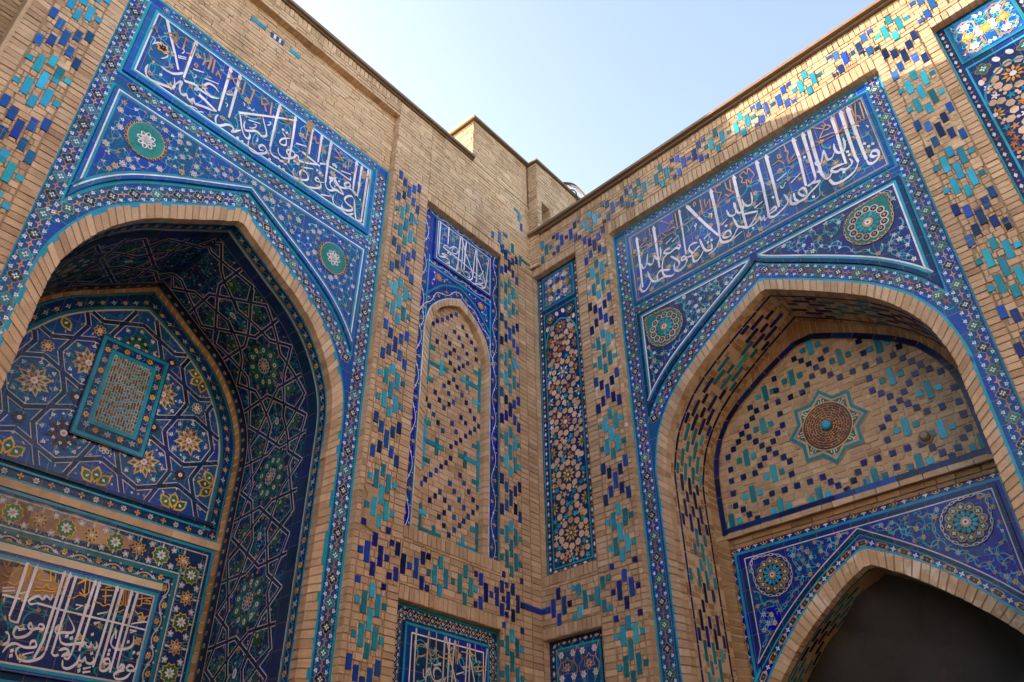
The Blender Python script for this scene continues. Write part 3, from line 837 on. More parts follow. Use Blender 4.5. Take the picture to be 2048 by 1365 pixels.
def motif(parent, S, name, shape, x, y, mats, clip=None, drop=0.0):
    mb = MB()
    for r in motif_rects(shape, x, y):
        if clip and not (clip[0] < (r[0] + r[1]) / 2 < clip[1] and clip[2] < (r[2] + r[3]) / 2 < clip[3]): continue
        if random.random() < drop: continue
        mb.block(S, *r, -.012, .0035 + random.uniform(0, .002), random.choice(mats), None, .0022)
    if mb.f: return mb.build(name, parent)

# ================================================================ tile mosaic motifs
H1, H2, H3, H4 = .0030, .0052, .0074, .0096          # layers of cut tile
def quatre(mb, S, x, y, s, rot, inner, line='ochre', star='white', dot='ink', sy=None, base=0):
    o = polar(0, 0, lambda a: .66 + .34 * abs(math.cos(2 * a)) ** .8 + .05 * math.cos(8 * a), 24)
    mb.poly(S, place(o, x, y, s, rot, sy), base + H1, line); mb.poly(S, place(o, x, y, s * .885, rot, (sy or s) * .885), base + H2, inner)
    for a in (0, PI / 2): mb.poly(S, place([(-.8, -.035), (.8, -.035), (.8, .035), (-.8, .035)], x, y, s * .9, rot + PI / 4 + a, (sy or s) * .9), base + H2 + .0012, 'cyan')
    st = polar(0, 0, lambda a: .30 + .16 * math.cos(4 * a), 20)
    mb.poly(S, place(st, x, y, s, rot, sy), base + H3, star); mb.poly(S, place(disc(0, 0, .13, 8), x, y, s, rot, sy), base + H4, dot)
LEAF = [(0, 1), (.42, .25), (.85, -.25), (.45, -.5), (.18, -.4), (0, -.85), (-.18, -.4), (-.45, -.5), (-.85, -.25), (-.42, .25)]
def leaf(mb, S, x, y, s, rot, mat='white', dot='ink', base=0):
    mb.poly(S, place(LEAF, x, y, s, rot), base + H2, mat); mb.poly(S, place(disc(0, .02, .2, 6), x, y, s, rot), base + H3, dot)
def star4(mb, S, x, y, s, rot, mat='ochre', dot='ink', base=0):
    mb.poly(S, place(polar(0, 0, lambda a: .42 + .58 * abs(math.cos(2 * a)) ** 3, 24), x, y, s, rot), base + H2, mat); mb.poly(S, place(disc(0, 0, .2, 6), x, y, s, rot), base + H3, dot)
def flower(mb, S, x, y, s, n=6, rot=0, petal='white', eye='ink', core='ochre', base=0):
    for i in range(n):
        a = rot + 2 * PI * i / n
        mb.poly(S, disc(x + .6 * s * math.cos(a), y + .6 * s * math.sin(a), .30 * s, 8, .42 * s, a), base + H2, petal)
        if eye: mb.poly(S, disc(x + .64 * s * math.cos(a), y + .64 * s * math.sin(a), .13 * s, 6, .2 * s, a), base + H3, eye)
    mb.poly(S, disc(x, y, .34 * s, 8), base + H3 + .001, core); mb.poly(S, disc(x, y, .15 * s, 6), base + H4, 'white' if core != 'white' else 'ochre')
def lance(mb, S, x, y, s, n=8, rot=0, mat='ochre', inner='green', core='white', base=0, w_=.2):
    for i in range(n):
        a = rot + 2 * PI * i / n; p = [(.15, 0), (.5, w_), (.68, w_ * .8), (1, 0), (.68, -w_ * .8), (.5, -w_)]
        mb.poly(S, place(p, x, y, s, a), base + H2, mat)
        if inner: mb.poly(S, place([(.4, 0), (.58, w_ * .5), (.82, 0), (.58, -w_ * .5)], x, y, s, a), base + H3, inner)
    mb.poly(S, disc(x, y, .2 * s, 10), base + H3 + .001, core); mb.poly(S, disc(x, y, .09 * s, 6), base + H4, 'ochre')
def bud(mb, S, x, y, s, rot, mat='ochre', base=0):
    mb.poly(S, place([(0, 1.2), (.3, .5), (.42, -.1), (.2, -.6), (0, -.8), (-.2, -.6), (-.42, -.1), (-.3, .5)], x, y, s, rot), base + H2, mat)
    if random.random() < .5: mb.poly(S, place(disc(0, 0, .16, 6), x, y, s, rot), base + H3, 'green')
def palmette(mb, S, x, y, s, rot, mat='ochre', base=0):
    for a, k in ((0, 1), (1.0, .85), (-1.0, .85), (2.3, .6), (-2.3, .6)):
        mb.poly(S, place([(0, 0), (.35, .24), (.8, .2), (1.15, 0), (.8, -.16), (.35, -.2)], x, y, s * k, rot + a), base + H2, mat)
    mb.poly(S, disc(x, y, .22 * s, 7), base + H3, 'green')
def hook(mb, S, x, y, r, rot, mat='cyan', w_=.010, base=0, turns=.62, sg=1):
    pts = []
    for i in range(10):
        f = i / 9; a = rot + sg * f * turns * 2 * PI; q = r * (1 - .55 * f)
        pts.append((x + q * math.cos(a), y + q * math.sin(a)))
    mb.ribbon(S, pts, w_, base + H1, mat, taper=.5)
def arabesque(mb, S, poly, spacing, size, avoid=(), stems='cyan', kinds=None, seed=1, base=0, stem_w=.009, hooks=1.0):
    """scrolling stems with blossoms, leaves and buds, scattered to fill a field"""
    R = random.Random(seed); kinds = kinds or {'white6': 5, 'white3': 4, 'gold': 2, 'bud': 3, 'leaf': 3, 'palm': 1.2}
    xs = [p[0] for p in poly]; ys = [p[1] for p in poly]; pts = []; tries = 0
    area = (max(xs) - min(xs)) * (max(ys) - min(ys))
    while tries < 60 * area / spacing ** 2:
        tries += 1; p = (R.uniform(min(xs), max(xs)), R.uniform(min(ys), max(ys)))
        if any(math.dist(p, q) < spacing for q in pts): continue
        if not inside(p, poly) or edge_dist(p, poly) < size * .9: continue
        if any(math.hypot((p[0] - a[0]), (p[1] - a[1])) < a[2] + size * .8 for a in avoid): continue
        pts.append(p)
    for i, p in enumerate(pts):
        near = sorted(pts, key=lambda q: math.dist(p, q))[1:3]
        for q in near:
            if math.dist(p, q) > spacing * 2.1: continue
            b_ = R.uniform(.25, .5) * R.choice((-1, 1)); mx, my = (p[0] + q[0]) / 2 - (q[1] - p[1]) * b_, (p[1] + q[1]) / 2 + (q[0] - p[0]) * b_
            path = [((1 - t) ** 2 * p[0] + 2 * t * (1 - t) * mx + t * t * q[0], (1 - t) ** 2 * p[1] + 2 * t * (1 - t) * my + t * t * q[1]) for t in [k / 7 for k in range(8)]]
            if any(edge_dist(z, poly) < .012 or not inside(z, poly) for z in path[1:-1]): continue
            if any(math.hypot(z[0] - a[0], z[1] - a[1]) < a[2] for a in avoid for z in path): continue
            mb.ribbon(S, path, stem_w, base + H1, stems)
        for _h in range(int(hooks) + (R.random() < hooks % 1)):
            mb.k += 1; rr = size * R.uniform(.7, 1.0); a = R.uniform(0, 6.28)
            hx, hy = p[0] + rr * 1.3 * math.cos(a), p[1] + rr * 1.3 * math.sin(a)
            if inside((hx, hy), poly) and edge_dist((hx, hy), poly) > rr and not any(math.hypot(hx - c[0], hy - c[1]) < c[2] + rr for c in avoid):
                hook(mb, S, hx, hy, rr, R.uniform(0, 6.28), stems, stem_w, base, sg=R.choice((-1, 1)))
    names = list(kinds); ws = [kinds[k] for k in names]
    for p in pts:
        k = R.choices(names, ws)[0]; rot = R.uniform(0, 6.28); s = size * R.uniform(.8, 1.15)
        if k == 'white6': flower(mb, S, *p, s * .95, 6, rot, base=base)
        elif k == 'white5': flower(mb, S, *p, s * .8, 5, rot, 'white', None, 'ochre', base)
        elif k == 'white3': flower(mb, S, *p, s * .75, 3, rot, base=base)
        elif k == 'gold': flower(mb, S, *p, s * .85, 6, rot, 'ochre', None, 'green', base)
        elif k == 'brown': flower(mb, S, *p, s * .6, 6, rot, 'salmon', None, 'ink', base)
        elif k == 'bud': bud(mb, S, *p, s * .6, rot, base=base)
        elif k == 'leaf': leaf(mb, S, *p, s * .62, rot, base=base)
        elif k == 'palm': palmette(mb, S, *p, s * .95, rot, base=base)
        elif k == 'lotus': lance(mb, S, *p, s, 7, rot, 'white', 'cobalt', 'turquoise', base, .17)
        elif k == 'lance': lance(mb, S, *p, s * 1.1, 8, rot, R.choice(('gold', 'ochre')), 'green', 'white', base)
    return pts
def frames(path, spacing, start=.5):
    P = resample(path, spacing); out = []
    for i in range(len(P) - 1):
        f = start; out.append((P[i][0] + (P[i + 1][0] - P[i][0]) * f, P[i][1] + (P[i + 1][1] - P[i][1]) * f, math.atan2(P[i + 1][1] - P[i][1], P[i + 1][0] - P[i][0])))
    return out
def chain(mb, S, path, w_, fills=('green', 'black'), line='salmon', spacing=.30, link='salmon', base=0, leafc='white'):
    """border of quatrefoils joined by little stars, white leaves swinging either side"""
    for i, (x, y, a) in enumerate(frames(path, spacing)):
        quatre(mb, S, x, y, w_ * .34, a, fills[i % len(fills)], line, base=base)
    L = spacing
    for i, (x, y, a) in enumerate(frames(path, spacing, 0.0)):
        star4(mb, S, x, y, w_ * .17, a, link, base=base)
        dx, dy = math.cos(a), math.sin(a); nx, ny = -dy, dx
        mb.ribbon(S, [(x - dx * L * .22, y - dy * L * .22), (x + dx * L * .22, y + dy * L * .22)], w_ * .05, base + H1, link)
        for sg in (-1, 1):
            for e in (-1, 1):
                px, py = x + dx * L * .20 * e + nx * w_ * .30 * sg, y + dy * L * .20 * e + ny * w_ * .30 * sg
                pts = [(x + dx * L * .42 * e + nx * w_ * .06 * sg, y + dy * L * .42 * e + ny * w_ * .06 * sg), (x + dx * L * .34 * e + nx * w_ * .32 * sg, y + dy * L * .34 * e + ny * w_ * .32 * sg), (px, py), (x + dx * L * .04 * e + nx * w_ * .40 * sg, y + dy * L * .04 * e + ny * w_ * .40 * sg)]
                mb.ribbon(S, smooth(pts, 3), w_ * .045, base + H1, 'cyan')
                leaf(mb, S, px, py, w_ * .135, a + (PI / 2 if sg * e > 0 else -PI / 2) + e * .5, leafc, base=base)
def beads(mb, S, path, w_, spacing, mats=('white', 'orange'), base=0, long=1.7):
    for i, (x, y, a) in enumerate(frames(path, spacing)):
        mt = mats[i % len(mats)]; k = long if mt in ('white', 'lilac') else .8
        mb.poly(S, place([(-1, 0), (-.4, .6), (0, 1), (.4, .6), (1, 0), (.4, -.6), (0, -1), (-.4, -.6)], x, y, w_ * .36 * k, a, w_ * .34), base + H2, mt)
def vine(mb, S, path, amp, period, line='white', w_=.016, blossom='ochre', base=0, size=.03, alt='white'):
    """wavy stem with blossoms in its bends"""
    L = sum(math.dist(a, b) for a, b in zip(path, path[1:])); n = max(6, int(L / period * 12)); P = resample(path, n=n); pts = []
    for i in range(n + 1):
        a, b = P[max(0, i - 1)], P[min(n, i + 1)]; l = math.dist(a, b) or 1e-9; nx, ny = -(b[1] - a[1]) / l, (b[0] - a[0]) / l
        s = amp * math.sin(2 * PI * i / 12); pts.append((P[i][0] + nx * s, P[i][1] + ny * s))
        if i % 6 == 3: flower(mb, S, P[i][0] - nx * s * .7, P[i][1] - ny * s * .7, size, 6, 0, blossom, None, 'ink', base)
        if i % 6 == 0: star4(mb, S, P[i][0], P[i][1], size * .8, math.atan2(b[1] - a[1], b[0] - a[0]), alt, 'ochre', base + .001)
        hook(mb, S, P[i][0] - nx * (s * .6 + size * .3), P[i][1] - ny * (s * .6 + size * .3), size * .75, i * 1.3, ('cyan', 'turquoise')[i % 2], w_ * .5, base, sg=(-1, 1)[i % 2])
        if i % 4 == 1: leaf(mb, S, P[i][0] + nx * (s + size * 1.1), P[i][1] + ny * (s + size * 1.1), size * .5, i, alt, 'ink', base)
    mb.ribbon(S, pts, w_, base + H2, line)
def slab(mb, S, poly, h, rim, bands, field, side=None, cap=True):
    """raised panel: rim, then bands [(inset, width, material)], then a field"""
    if cap: mb.prism(S, poly, 0, h, rim, .5, side, cap=True)
    for d, w_, mt in bands:
        mb.ribbon(S, offset(poly, d), w_, h + .003, mt, closed=True)
    last = max(d + w_ / 2 for d, w_, mt in bands)
    p = offset(poly, last - .004); mb.raw([S(x, y, h + .0018) for x, y in p], p, field, .5)
    return offset(poly, last)

def write(parent, S, key, base, right, wmat='white', omat='salmon', wname='white_lettering', oname='gold_lettering', wf=.86):
    """lay the inscription strokes: c curved, l straight, a upright with a barbed head, d dots"""
    for idx, nm, mt in ((0, wname, wmat), (1, oname, omat)):
        mb = MB()
        for ln in STROKES[key][idx].strip().split('\n'):
            hd, rest = ln.split(' ', 1); k = hd[0]; w_ = int(hd[1:]) / 1000 * wf
            pts = [tuple(int(c) / 1000 for c in q.split(',')) for q in rest.split()]
            hh = base + .008 + idx * .003 + random.random() * .0012
            if k == 'd':
                for x, y in pts: mb.poly(S, place([(0, 1), (.8, 0), (0, -1), (-.8, 0)], x, y, w_ * .8, .35), hh, mt)
            elif k == 'c': mb.ribbon(S, smooth(pts, 6), w_, hh, mt, nib=.58 if idx == 0 else 0, taper=.16 if idx == 0 else 0)
            else:
                mb.ribbon(S, pts, w_ * (.95 if k == 'a' else 1), hh, mt, grad=.45 if idx == 0 else 0)
                if k == 'a':
                    x, y = pts[0]; d = (pts[1][0] - x, pts[1][1] - y); l = math.hypot(*d); d = (d[0] / l, d[1] / l); n = (right, 0)
                    mb.poly(S, [(x - d[0] * w_ * .9, y - d[1] * w_ * .9), (x + n[0] * w_ * 1.05 + d[0] * w_ * 1.5, y + d[1] * w_ * 1.5), (x + n[0] * w_ * .3 + d[0] * w_ * 1.3, y + d[1] * w_ * 1.3), (x - n[0] * w_ * .45 + d[0] * w_ * .8, y + d[1] * w_ * .8)], hh + .001, mt)
        if mb.f: mb.build(nm, parent)

# ================================================================ THE LEFT FACADE
LF = thing('portal_facade', 'shaded brick facade with a blue tiled arch and a deep dark vault lined with strapwork', 'facade', WL(4.9, 0))
L0 = WL; LT = WL.at(-.10)
PORT = (3.02, 6.77, 2.8, 11.08); NICH = (.70, 2.36, 4.94, 9.85); LOWP = (.70, 2.36, 2.8, 4.145)
# -- glazed motifs, noted first so that the bricks leave room for them
motL = []
for k in range(-2, 3): motL.append(('turquoise_brick_motif', LOZ, 2.714, 6.48 + 1.316 * k, ['aqua', 'teal', 'turquoise'], None, 0))
for z in (9.73, 8.47, 7.13, 5.836): motL.append(('cobalt_brick_motif', CRS, 2.712, z, ['cobalt_brick', 'cobalt'], None, .12 if z > 9.5 else 0))
motL.append(('cobalt_brick_motif', CRS, 2.735, 3.215, ['cobalt_brick', 'cobalt'], None, 0))
for z in (9.08, 7.765, 6.47): motL.append(('turquoise_brick_motif', LOZ, 7.118, z, ['aqua', 'turquoise'], None, 0))
for z in (8.41, 7.10, 5.79): motL.append(('cobalt_brick_motif', CRS, 7.118, z, ['cobalt_brick', 'cobalt', 'royal'], None, 0))
for z in (9.72, 8.44, 7.15, 5.84): motL.append(('cobalt_brick_motif' if True else '', CRS, .565, z + (0 if z < 9 else .05), ['cobalt_brick', 'night_brick'], None, 0))
for z in (9.10, 7.79, 6.50, 5.17, 3.83): motL.append(('turquoise_brick_motif', LOZ, .565, z, ['teal', 'aqua'], None, 0))
motL.append(('cobalt_brick_motif', KNOT, 2.737, 4.507, ['cobalt_brick', 'night_brick'], None, 0))
motL.append(('cobalt_brick_motif', KNOT, .545, 4.507, ['cobalt_brick', 'night_brick'], None, 0))
motL.append(('cobalt_brick_motif', ZIG, 2.235, 4.512, ['night_brick', 'cobalt_brick'], None, 0))
motL.append(('cobalt_brick_motif', ZIG, .93, 4.512, ['night_brick', 'cobalt_brick'], None, 0))
motL.append(('turquoise_brick_motif', EYES, 1.575, 4.51, ['teal', 'aqua'], None, 0))
loose = [(.96, 10.13, SH_, .142), (.80, 10.20, TL_, .215), (.72, 10.04, SH_, .142), (.66, 10.34, .10, .06), (.64, 9.99, SQ_, .1)]
motL.append(('cobalt_brick_motif', [(a - .8, b - 10.2, c, d) for a, b, c, d in loose], .8, 10.2, ['cobalt_brick', 'cobalt'], None, 0))
motL.append(('turquoise_brick_motif', [(-.1, -.02, TL_, .2), (.08, .12, TL_, .2), (.17, -.02, .05, .06), (-.24, .03, .2, .05), (.35, .04, .06, .06)], .40, 10.05, ['teal', 'aqua'], None, 0))
motL.append(('turquoise_brick_motif', [(0, 0, .06, .2), (.07, .10, .1, .05), (-.05, .03, .05, .05)], .31, 11.00, ['aqua'], None, 0))
motL.append(('cobalt_brick_motif', [(0, 0, .05, .16)], .25, 10.80, ['cobalt_brick'], None, 0))
rectsL = [r for n_, sh, x, y, ms, c, dp in motL for r in motif_rects(sh, x, y)]
rectsL.append((.0, .34, 4.475, 4.54))
HL = [PORT, NICH, LOWP]
wall = MB()
sheet(wall, L0, -.12, 7.49, 2.8, 11.42, HL, -.013, 'mortar')
sheet(wall, L0, -.12, 7.49, 0, 2.8, [], -.009, 'brick')
sheet(wall, L0, .06, 1.46, 11.42, 12.42, [], -.009, 'mortar')
PATCH = (2.70, 2.93, 4.72, 5.24)
lm = lambda m_: dict(mat=m_, holes=rectsL + [PATCH])
for x0, x1, bond in ((7.335, 7.485, 'stack'), (6.925, 7.325, 'run'), (6.77, 6.915, 'stack'), (2.955, 3.02, 'stack'), (2.53, 2.945, 'run'), (2.36, 2.52, 'stack')):
    if bond == 'run': fill(wall, L0, x0, x1, 2.8, 9.9, bond, L=.14, gap=.010, **lm('brick'))
    else: fill(wall, L0, x0, x1, 2.8, 9.9, bond, gap=.011, **lm('brick'))
for x0, x1, bond, LL in ((.62 + .15, .70, 'stack', .1), (.365, .762, 'run', .14), (.19, .357, 'stack', .18), (-.1, .182, 'stack', .18)):
    fill(wall, L0, x0 if x0 < x1 else x1, max(x0, x1), 2.8, 9.9, bond, L=LL, gap=.010, **lm('brick')) if abs(x1 - x0) > .03 else None
fill(wall, L0, .70, 2.36, 4.80, 4.94, 'soldier'); fill(wall, L0, .70, 2.36, 4.145, 4.295, 'soldier')
fill(wall, L0, .70, 2.36, 4.295, 4.80, 'run', L=.18, **lm('brick'))
fill(wall, L0, .70, 2.36, 9.85, 10.0, 'soldier', mat='rough_brick')
fill(wall, L0, .0, 2.36, 10.0, 11.42, 'run', L=.27, ch=.066, holes=rectsL, mat='rough_brick', jit=.004, gap=.010)
fill(wall, L0, .0, .70, 9.9, 10.0, 'run', L=.2, holes=rectsL, mat='rough_brick', jit=.004)
fill(wall, L0, 2.36, 3.02, 9.9, 11.42, 'run', L=.27, ch=.066, holes=rectsL, mat='rough_brick', jit=.004, gap=.010)
fill(wall, L0, 6.77, 7.485, 9.9, 11.42, 'run', L=.27, ch=.066, holes=rectsL, mat='rough_brick', jit=.004, gap=.010)
fill(wall, L0, 3.02, 6.77, 11.08, 11.25, 'run', L=.27, ch=.066, mat='rough_brick', jit=.004, gap=.012)
fill(wall, L0, 3.02, 6.77, 11.25, 11.42, 'soldier', mat='rough_brick', jit=.004, gap=.012)
fill(wall, L0, .07, 1.46, 11.42, 12.40, 'run', L=.27, ch=.066, mat='rough_brick', jit=.004, gap=.010)
for r in HL: reveal(wall, L0, r, .10, 'rough_brick' if r is PORT else 'brick')
sheet(wall, LT, 3.02, 6.77, 9.94, 11.08, [], -.013, 'mortar')
RB = [(5.24, 5.46, 10.765, 10.83), (4.70, 4.86, 10.735, 10.80), (4.96, 5.16, 10.74, 10.83)]
fill(wall, LT, 3.02, 6.77, 9.945, 11.08, 'run', holes=RB, L=.28, ch=.062, mat='rough_brick', jit=.004, gap=.010)
wall.poly(L0, [(PATCH[0], PATCH[2]), (PATCH[1], PATCH[2] + .06), (PATCH[1] - .04, 5.12), (PATCH[1] + .02, 5.2), (PATCH[0], PATCH[3])], -.001, 'plaster')
wall.build('wall', LF)
for n_, sh, x, y, ms, c, dp in motL: motif(LF, L0, n_, sh, x, y, ms, c, dp)
mb = MB(); mb.block(L0, -.02, .34, 4.478, 4.537, -.01, .005, 'cobalt_brick', .5, .001); mb.build('cobalt_corner_brick', LF)
mb = MB()
for i, r in enumerate(RB[:2]):
    mb.block(LT, *r, -.01, .006, 'turquoise', .7, .002)
    if i == 0: mb.block(LT, r[0] - .0, r[0] + .1, r[2], r[3], .004, .007, 'turquoise', .3, .001)
for i in range(5): mb.block(LT, 4.965 + i * .039, 4.965 + i * .039 + .034, 10.745, 10.825, -.01, .005, ('cobalt', 'white')[i % 2], .5, .002)
mb.build('glazed_remnant', LF)
core = MB()
core.box(L0, -.3, 8.4, 0, 11.4, -2.9, -2.4, 'rough_brick'); core.box(L0, -.3, 8.4, 11.36, 11.41, -2.9, -.012, 'rough_brick'); core.box(L0, .07, 1.44, 11.42, 12.41, -1.6, -.016, 'rough_brick')
core.box(L0, -.3, -.2, 0, 11.36, -2.4, -.012, 'rough_brick'); core.box(L0, 8.3, 8.4, 0, 11.36, -2.4, -.1, 'rough_brick'); core.build('masonry_core', LF)
cop = MB(); cop.box(L0, 1.465, 8.4, 11.425, 11.475, -.5, .07, 'coping_stone'); cop.box(L0, 1.465, 8.4, 11.395, 11.42, -.2, .03, 'coping_stone', .2); cop.build('coping', LF)

# -- tiled portal
CL = 4.92
RO = [(1.65, 5.4), (1.64, 5.9), (1.60, 6.23), (1.48, 6.56), (1.295, 6.87), (1.047, 7.115), (.84, 7.285), (.64, 7.41), (.474, 7.53), (0, 7.83)]
RI = [(1.51, 5.5), (1.50, 5.95), (1.455, 6.2), (1.36, 6.44), (1.225, 6.68), (1.06, 6.888), (.84, 7.09), (.58, 7.26), (.36, 7.41), (0, 7.65)]
SPL = [(1.63, 6.77), (1.54, 6.935), (1.415, 7.106), (1.276, 7.258), (1.09, 7.414), (.78, 7.622), (.4, 7.847), (0, 8.085)]
outL = arch(CL, RO); inL = arch(CL, RI)
tile = MB()
fr = [(3.02, 9.94), (3.02, 2.8)] + list(reversed(outL)) + [(6.77, 2.8), (6.77, 9.94)]
tile.raw([LT(x, y, 0) for x, y in fr], fr, 'cobalt', .5)
tile.ribbon(LT, [(3.035, 2.8), (3.035, 9.925), (6.755, 9.925), (6.755, 2.8)], .03, H1, 'turquoise'); tile.ribbon(LT, outL, .05, H1, 'turquoise')
# the turquoise lines that hem the raised panels
spanL = [(CL + x, z) for x, z in smooth(SPL, 5)] + [(CL - x, z) for x, z in reversed(smooth(SPL, 5)[:-1])]
spL = spanL + [(3.262, 8.338), (6.548, 8.338)]
insL = rect(3.262, 6.545, 8.585, 9.775)
for p in (spL, insL): tile.ribbon(LT, offset(p, -.02), .035, H1, 'turquoise', closed=True)
chain(tile, LT, [(3.145, 2.9), (3.145, 9.84)], .20, ('teal', 'black'), spacing=.235); chain(tile, LT, [(6.655, 9.84), (6.655, 2.9)], .20, ('teal', 'black'), spacing=.235)
chain(tile, LT, [(3.33, 9.85), (6.5, 9.85)], .13, ('teal', 'black'), spacing=.235); chain(tile, LT, [(3.3, 8.46), (6.5, 8.46)], .19, ('teal', 'black'), spacing=.235)
bordL = arch(CL, [(1.70, 5.4), (1.70, 6.2), (1.66, 6.52), (1.53, 6.76), (1.40, 6.92), (1.18, 7.15), (.82, 7.42), (.42, 7.69), (0, 7.95)])
bb = [p for p in bordL if p[1] > 6.55]
chain(tile, LT, bb, .20, ('emerald', 'black', 'black', 'black'), 'ochre', .24, 'ochre')
tile.build('tile_border', LF)
mb = MB(); ring(mb, LT, inL, outL, .083, -.09, .006); mb.build('arch_ring', LF)
# inscription
mb = MB(); q = slab(mb, LT, insL, .03, 'royal', [(.075, .03, 'turquoise'), (.098, .016, 'white')], 'cobalt'); LS = WL.at(-.07)
arabesque(mb, LS, q, .17, .05, seed=4, kinds={'gold': 2, 'bud': 2, 'brown': 2, 'leaf': .3}, stem_w=.011)
hexg = polar(6.28, 9.23, lambda a: .07 + .012 * math.cos(6 * a), 24)
mb.poly(LS, hexg, H2, 'gold'); mb.poly(LS, place(hexg, 6.28 * .4, 9.23 * .4, .6, 0), H3, 'ink'); flower(mb, LS, 6.28, 9.23, .03, 6, 0, 'gold', None, 'ink', .002)
pan = mb.build('inscription_panel', LF)
pan['label'] = 'long royal blue panel of white script under the rough brick top'; write(pan, LS, 'left_main', 0, -1, wf=.62)
mb = MB(); mb.ribbon(LS, [(4.345, 9.73), (4.34, 9.2), (4.37, 8.66)], .018, .0125, 'umber_brick'); mb.poly(LS, [(4.30, 9.74), (4.42, 9.74), (4.44, 9.6), (4.36, 9.55)], .013, 'plaster'); mb.build('crack', pan)
# spandrel
mb = MB(); q = slab(mb, LT, spL, .035, 'royal', [(.044, .016, 'white'), (.064, .026, 'turquoise')], 'cobalt'); LS = WL.at(-.065)
arabesque(mb, LS, q, .084, .040, avoid=[(6.109, 7.86, .225), (3.733, 7.88, .225)], seed=11, stem_w=.0065, kinds={'white6': 4, 'white3': 3, 'gold': 2, 'bud': 3, 'leaf': 3, 'palm': 2.5})
sp = mb.build('spandrel', LF)
for mx in (6.109, 3.733):
    mb = MB(); R0 = 7.87
    for i in range(26):
        a = 2 * PI * i / 26; p = [(1.0, -.11), (1.22, -.02), (1.17, .13), (1.02, .10)]
        mb.poly(LS, place(p, mx, R0, .185, a, .215), .010, 'ochre'); mb.poly(LS, place([(1.05, -.05), (1.2, .0), (1.16, .08), (1.06, .06)], mx, R0, .185, a, .215), .0125, 'ink')
    mb.poly(LS, disc(mx, R0, .219, 40, .189), .013, 'ochre'); mb.poly(LS, disc(mx, R0, .212, 40, .182), .0155, 'emerald')
    for i in range(8): hook(mb, LS, mx + .12 * math.cos(i * PI / 4), R0 + .14 * math.sin(i * PI / 4), .045, i, 'teal', .008, .0145)
    for i in range(8):
        a = 2 * PI * i / 8; mb.poly(LS, disc(mx + .066 * math.cos(a), R0 + .075 * math.sin(a), .028, 8, .036, a), .0185, 'white'); mb.poly(LS, disc(mx + .07 * math.cos(a), R0 + .08 * math.sin(a), .014, 6, .02, a), .021, 'emerald')
    lance(mb, LS, mx, R0, .055, 8, .2, 'lilac', None, 'white', .016)
    mb.build('medallion', sp)

# -- vault
DV = 1.74
hv = [Half(WL, CL, RI, s, -.10) for s in (1, -1)]
def strips(mb, S, x0, x1, mat, h=0.0, step=.12, y0=2.8):
    n = int((S.top - y0) / step) + 1
    for i in range(n):
        a, b = y0 + (S.top - y0) * i / n, y0 + (S.top - y0) * (i + 1) / n; q = rect(x0, x1, a, b)
        mb.raw([S(x, y, h) for x, y in q], q, mat, .5)
def clipseg(pts, lo, hi, x0=None, x1=None):
    """split a path to what lies between lo < y < hi (and x0 < x < x1)"""
    def cl(pts, ax, lo, hi):
        out = []; cur = []
        for p, q in zip(pts, pts[1:]):
            d = q[ax] - p[ax]; t0, t1 = 0., 1.
            if abs(d) < 1e-9:
                if not lo <= p[ax] <= hi: t0, t1 = 1, 0
            else:
                a, b = sorted(((lo - p[ax]) / d, (hi - p[ax]) / d)); t0, t1 = max(0, a), min(1, b)
            if t0 < t1:
                A = tuple(p[i] + (q[i] - p[i]) * t0 for i in (0, 1)); B = tuple(p[i] + (q[i] - p[i]) * t1 for i in (0, 1))
                if not cur or math.dist(cur[-1], A) > 1e-6:
                    if len(cur) > 1: out.append(cur)
                    cur = [A]
                cur.append(B)
            else:
                if len(cur) > 1: out.append(cur)
                cur = []
        if len(cur) > 1: out.append(cur)
        return out
    r = cl(pts, 1, lo, hi)
    if x0 is not None: r = [k for g in r for k in cl(g, 0, x0, x1)]
    return r
def strap(mb, S, pts, w_=.052, h=0.0, lines='lilac', mid='navy', dens=True):
    if dens: pts = [p for a, b in zip(pts, pts[1:]) for p in [(a[0] + (b[0] - a[0]) * k / max(1, int(math.dist(a, b) / .1)), a[1] + (b[1] - a[1]) * k / max(1, int(math.dist(a, b) / .1))) for k in range(max(1, int(math.dist(a, b) / .1)))]] + [pts[-1]]
    mb.ribbon(S, pts, w_, h + H3, lines); mb.ribbon(S, pts, w_ - .019, h + H3 + .0022, mid)
PB, CB = 1.38, .985
base_paths = [[(1.528, 4.899), (.89, 4.43), (.413, 4.462)], [(.445, 4.677), (.651, 4.111), (.442, 3.546), (.632, 3.436)],
              [(.792, 4.943), (.862, 4.795), (.706, 4.309), (.438, 4.117), (.692, 3.889), (.76, 3.77), (.827, 3.547), (.875, 3.406)],
              [(1.564, 4.41), (1.115, 4.41), (.975, 4.497), (.628, 4.773), (.466, 4.894)]]
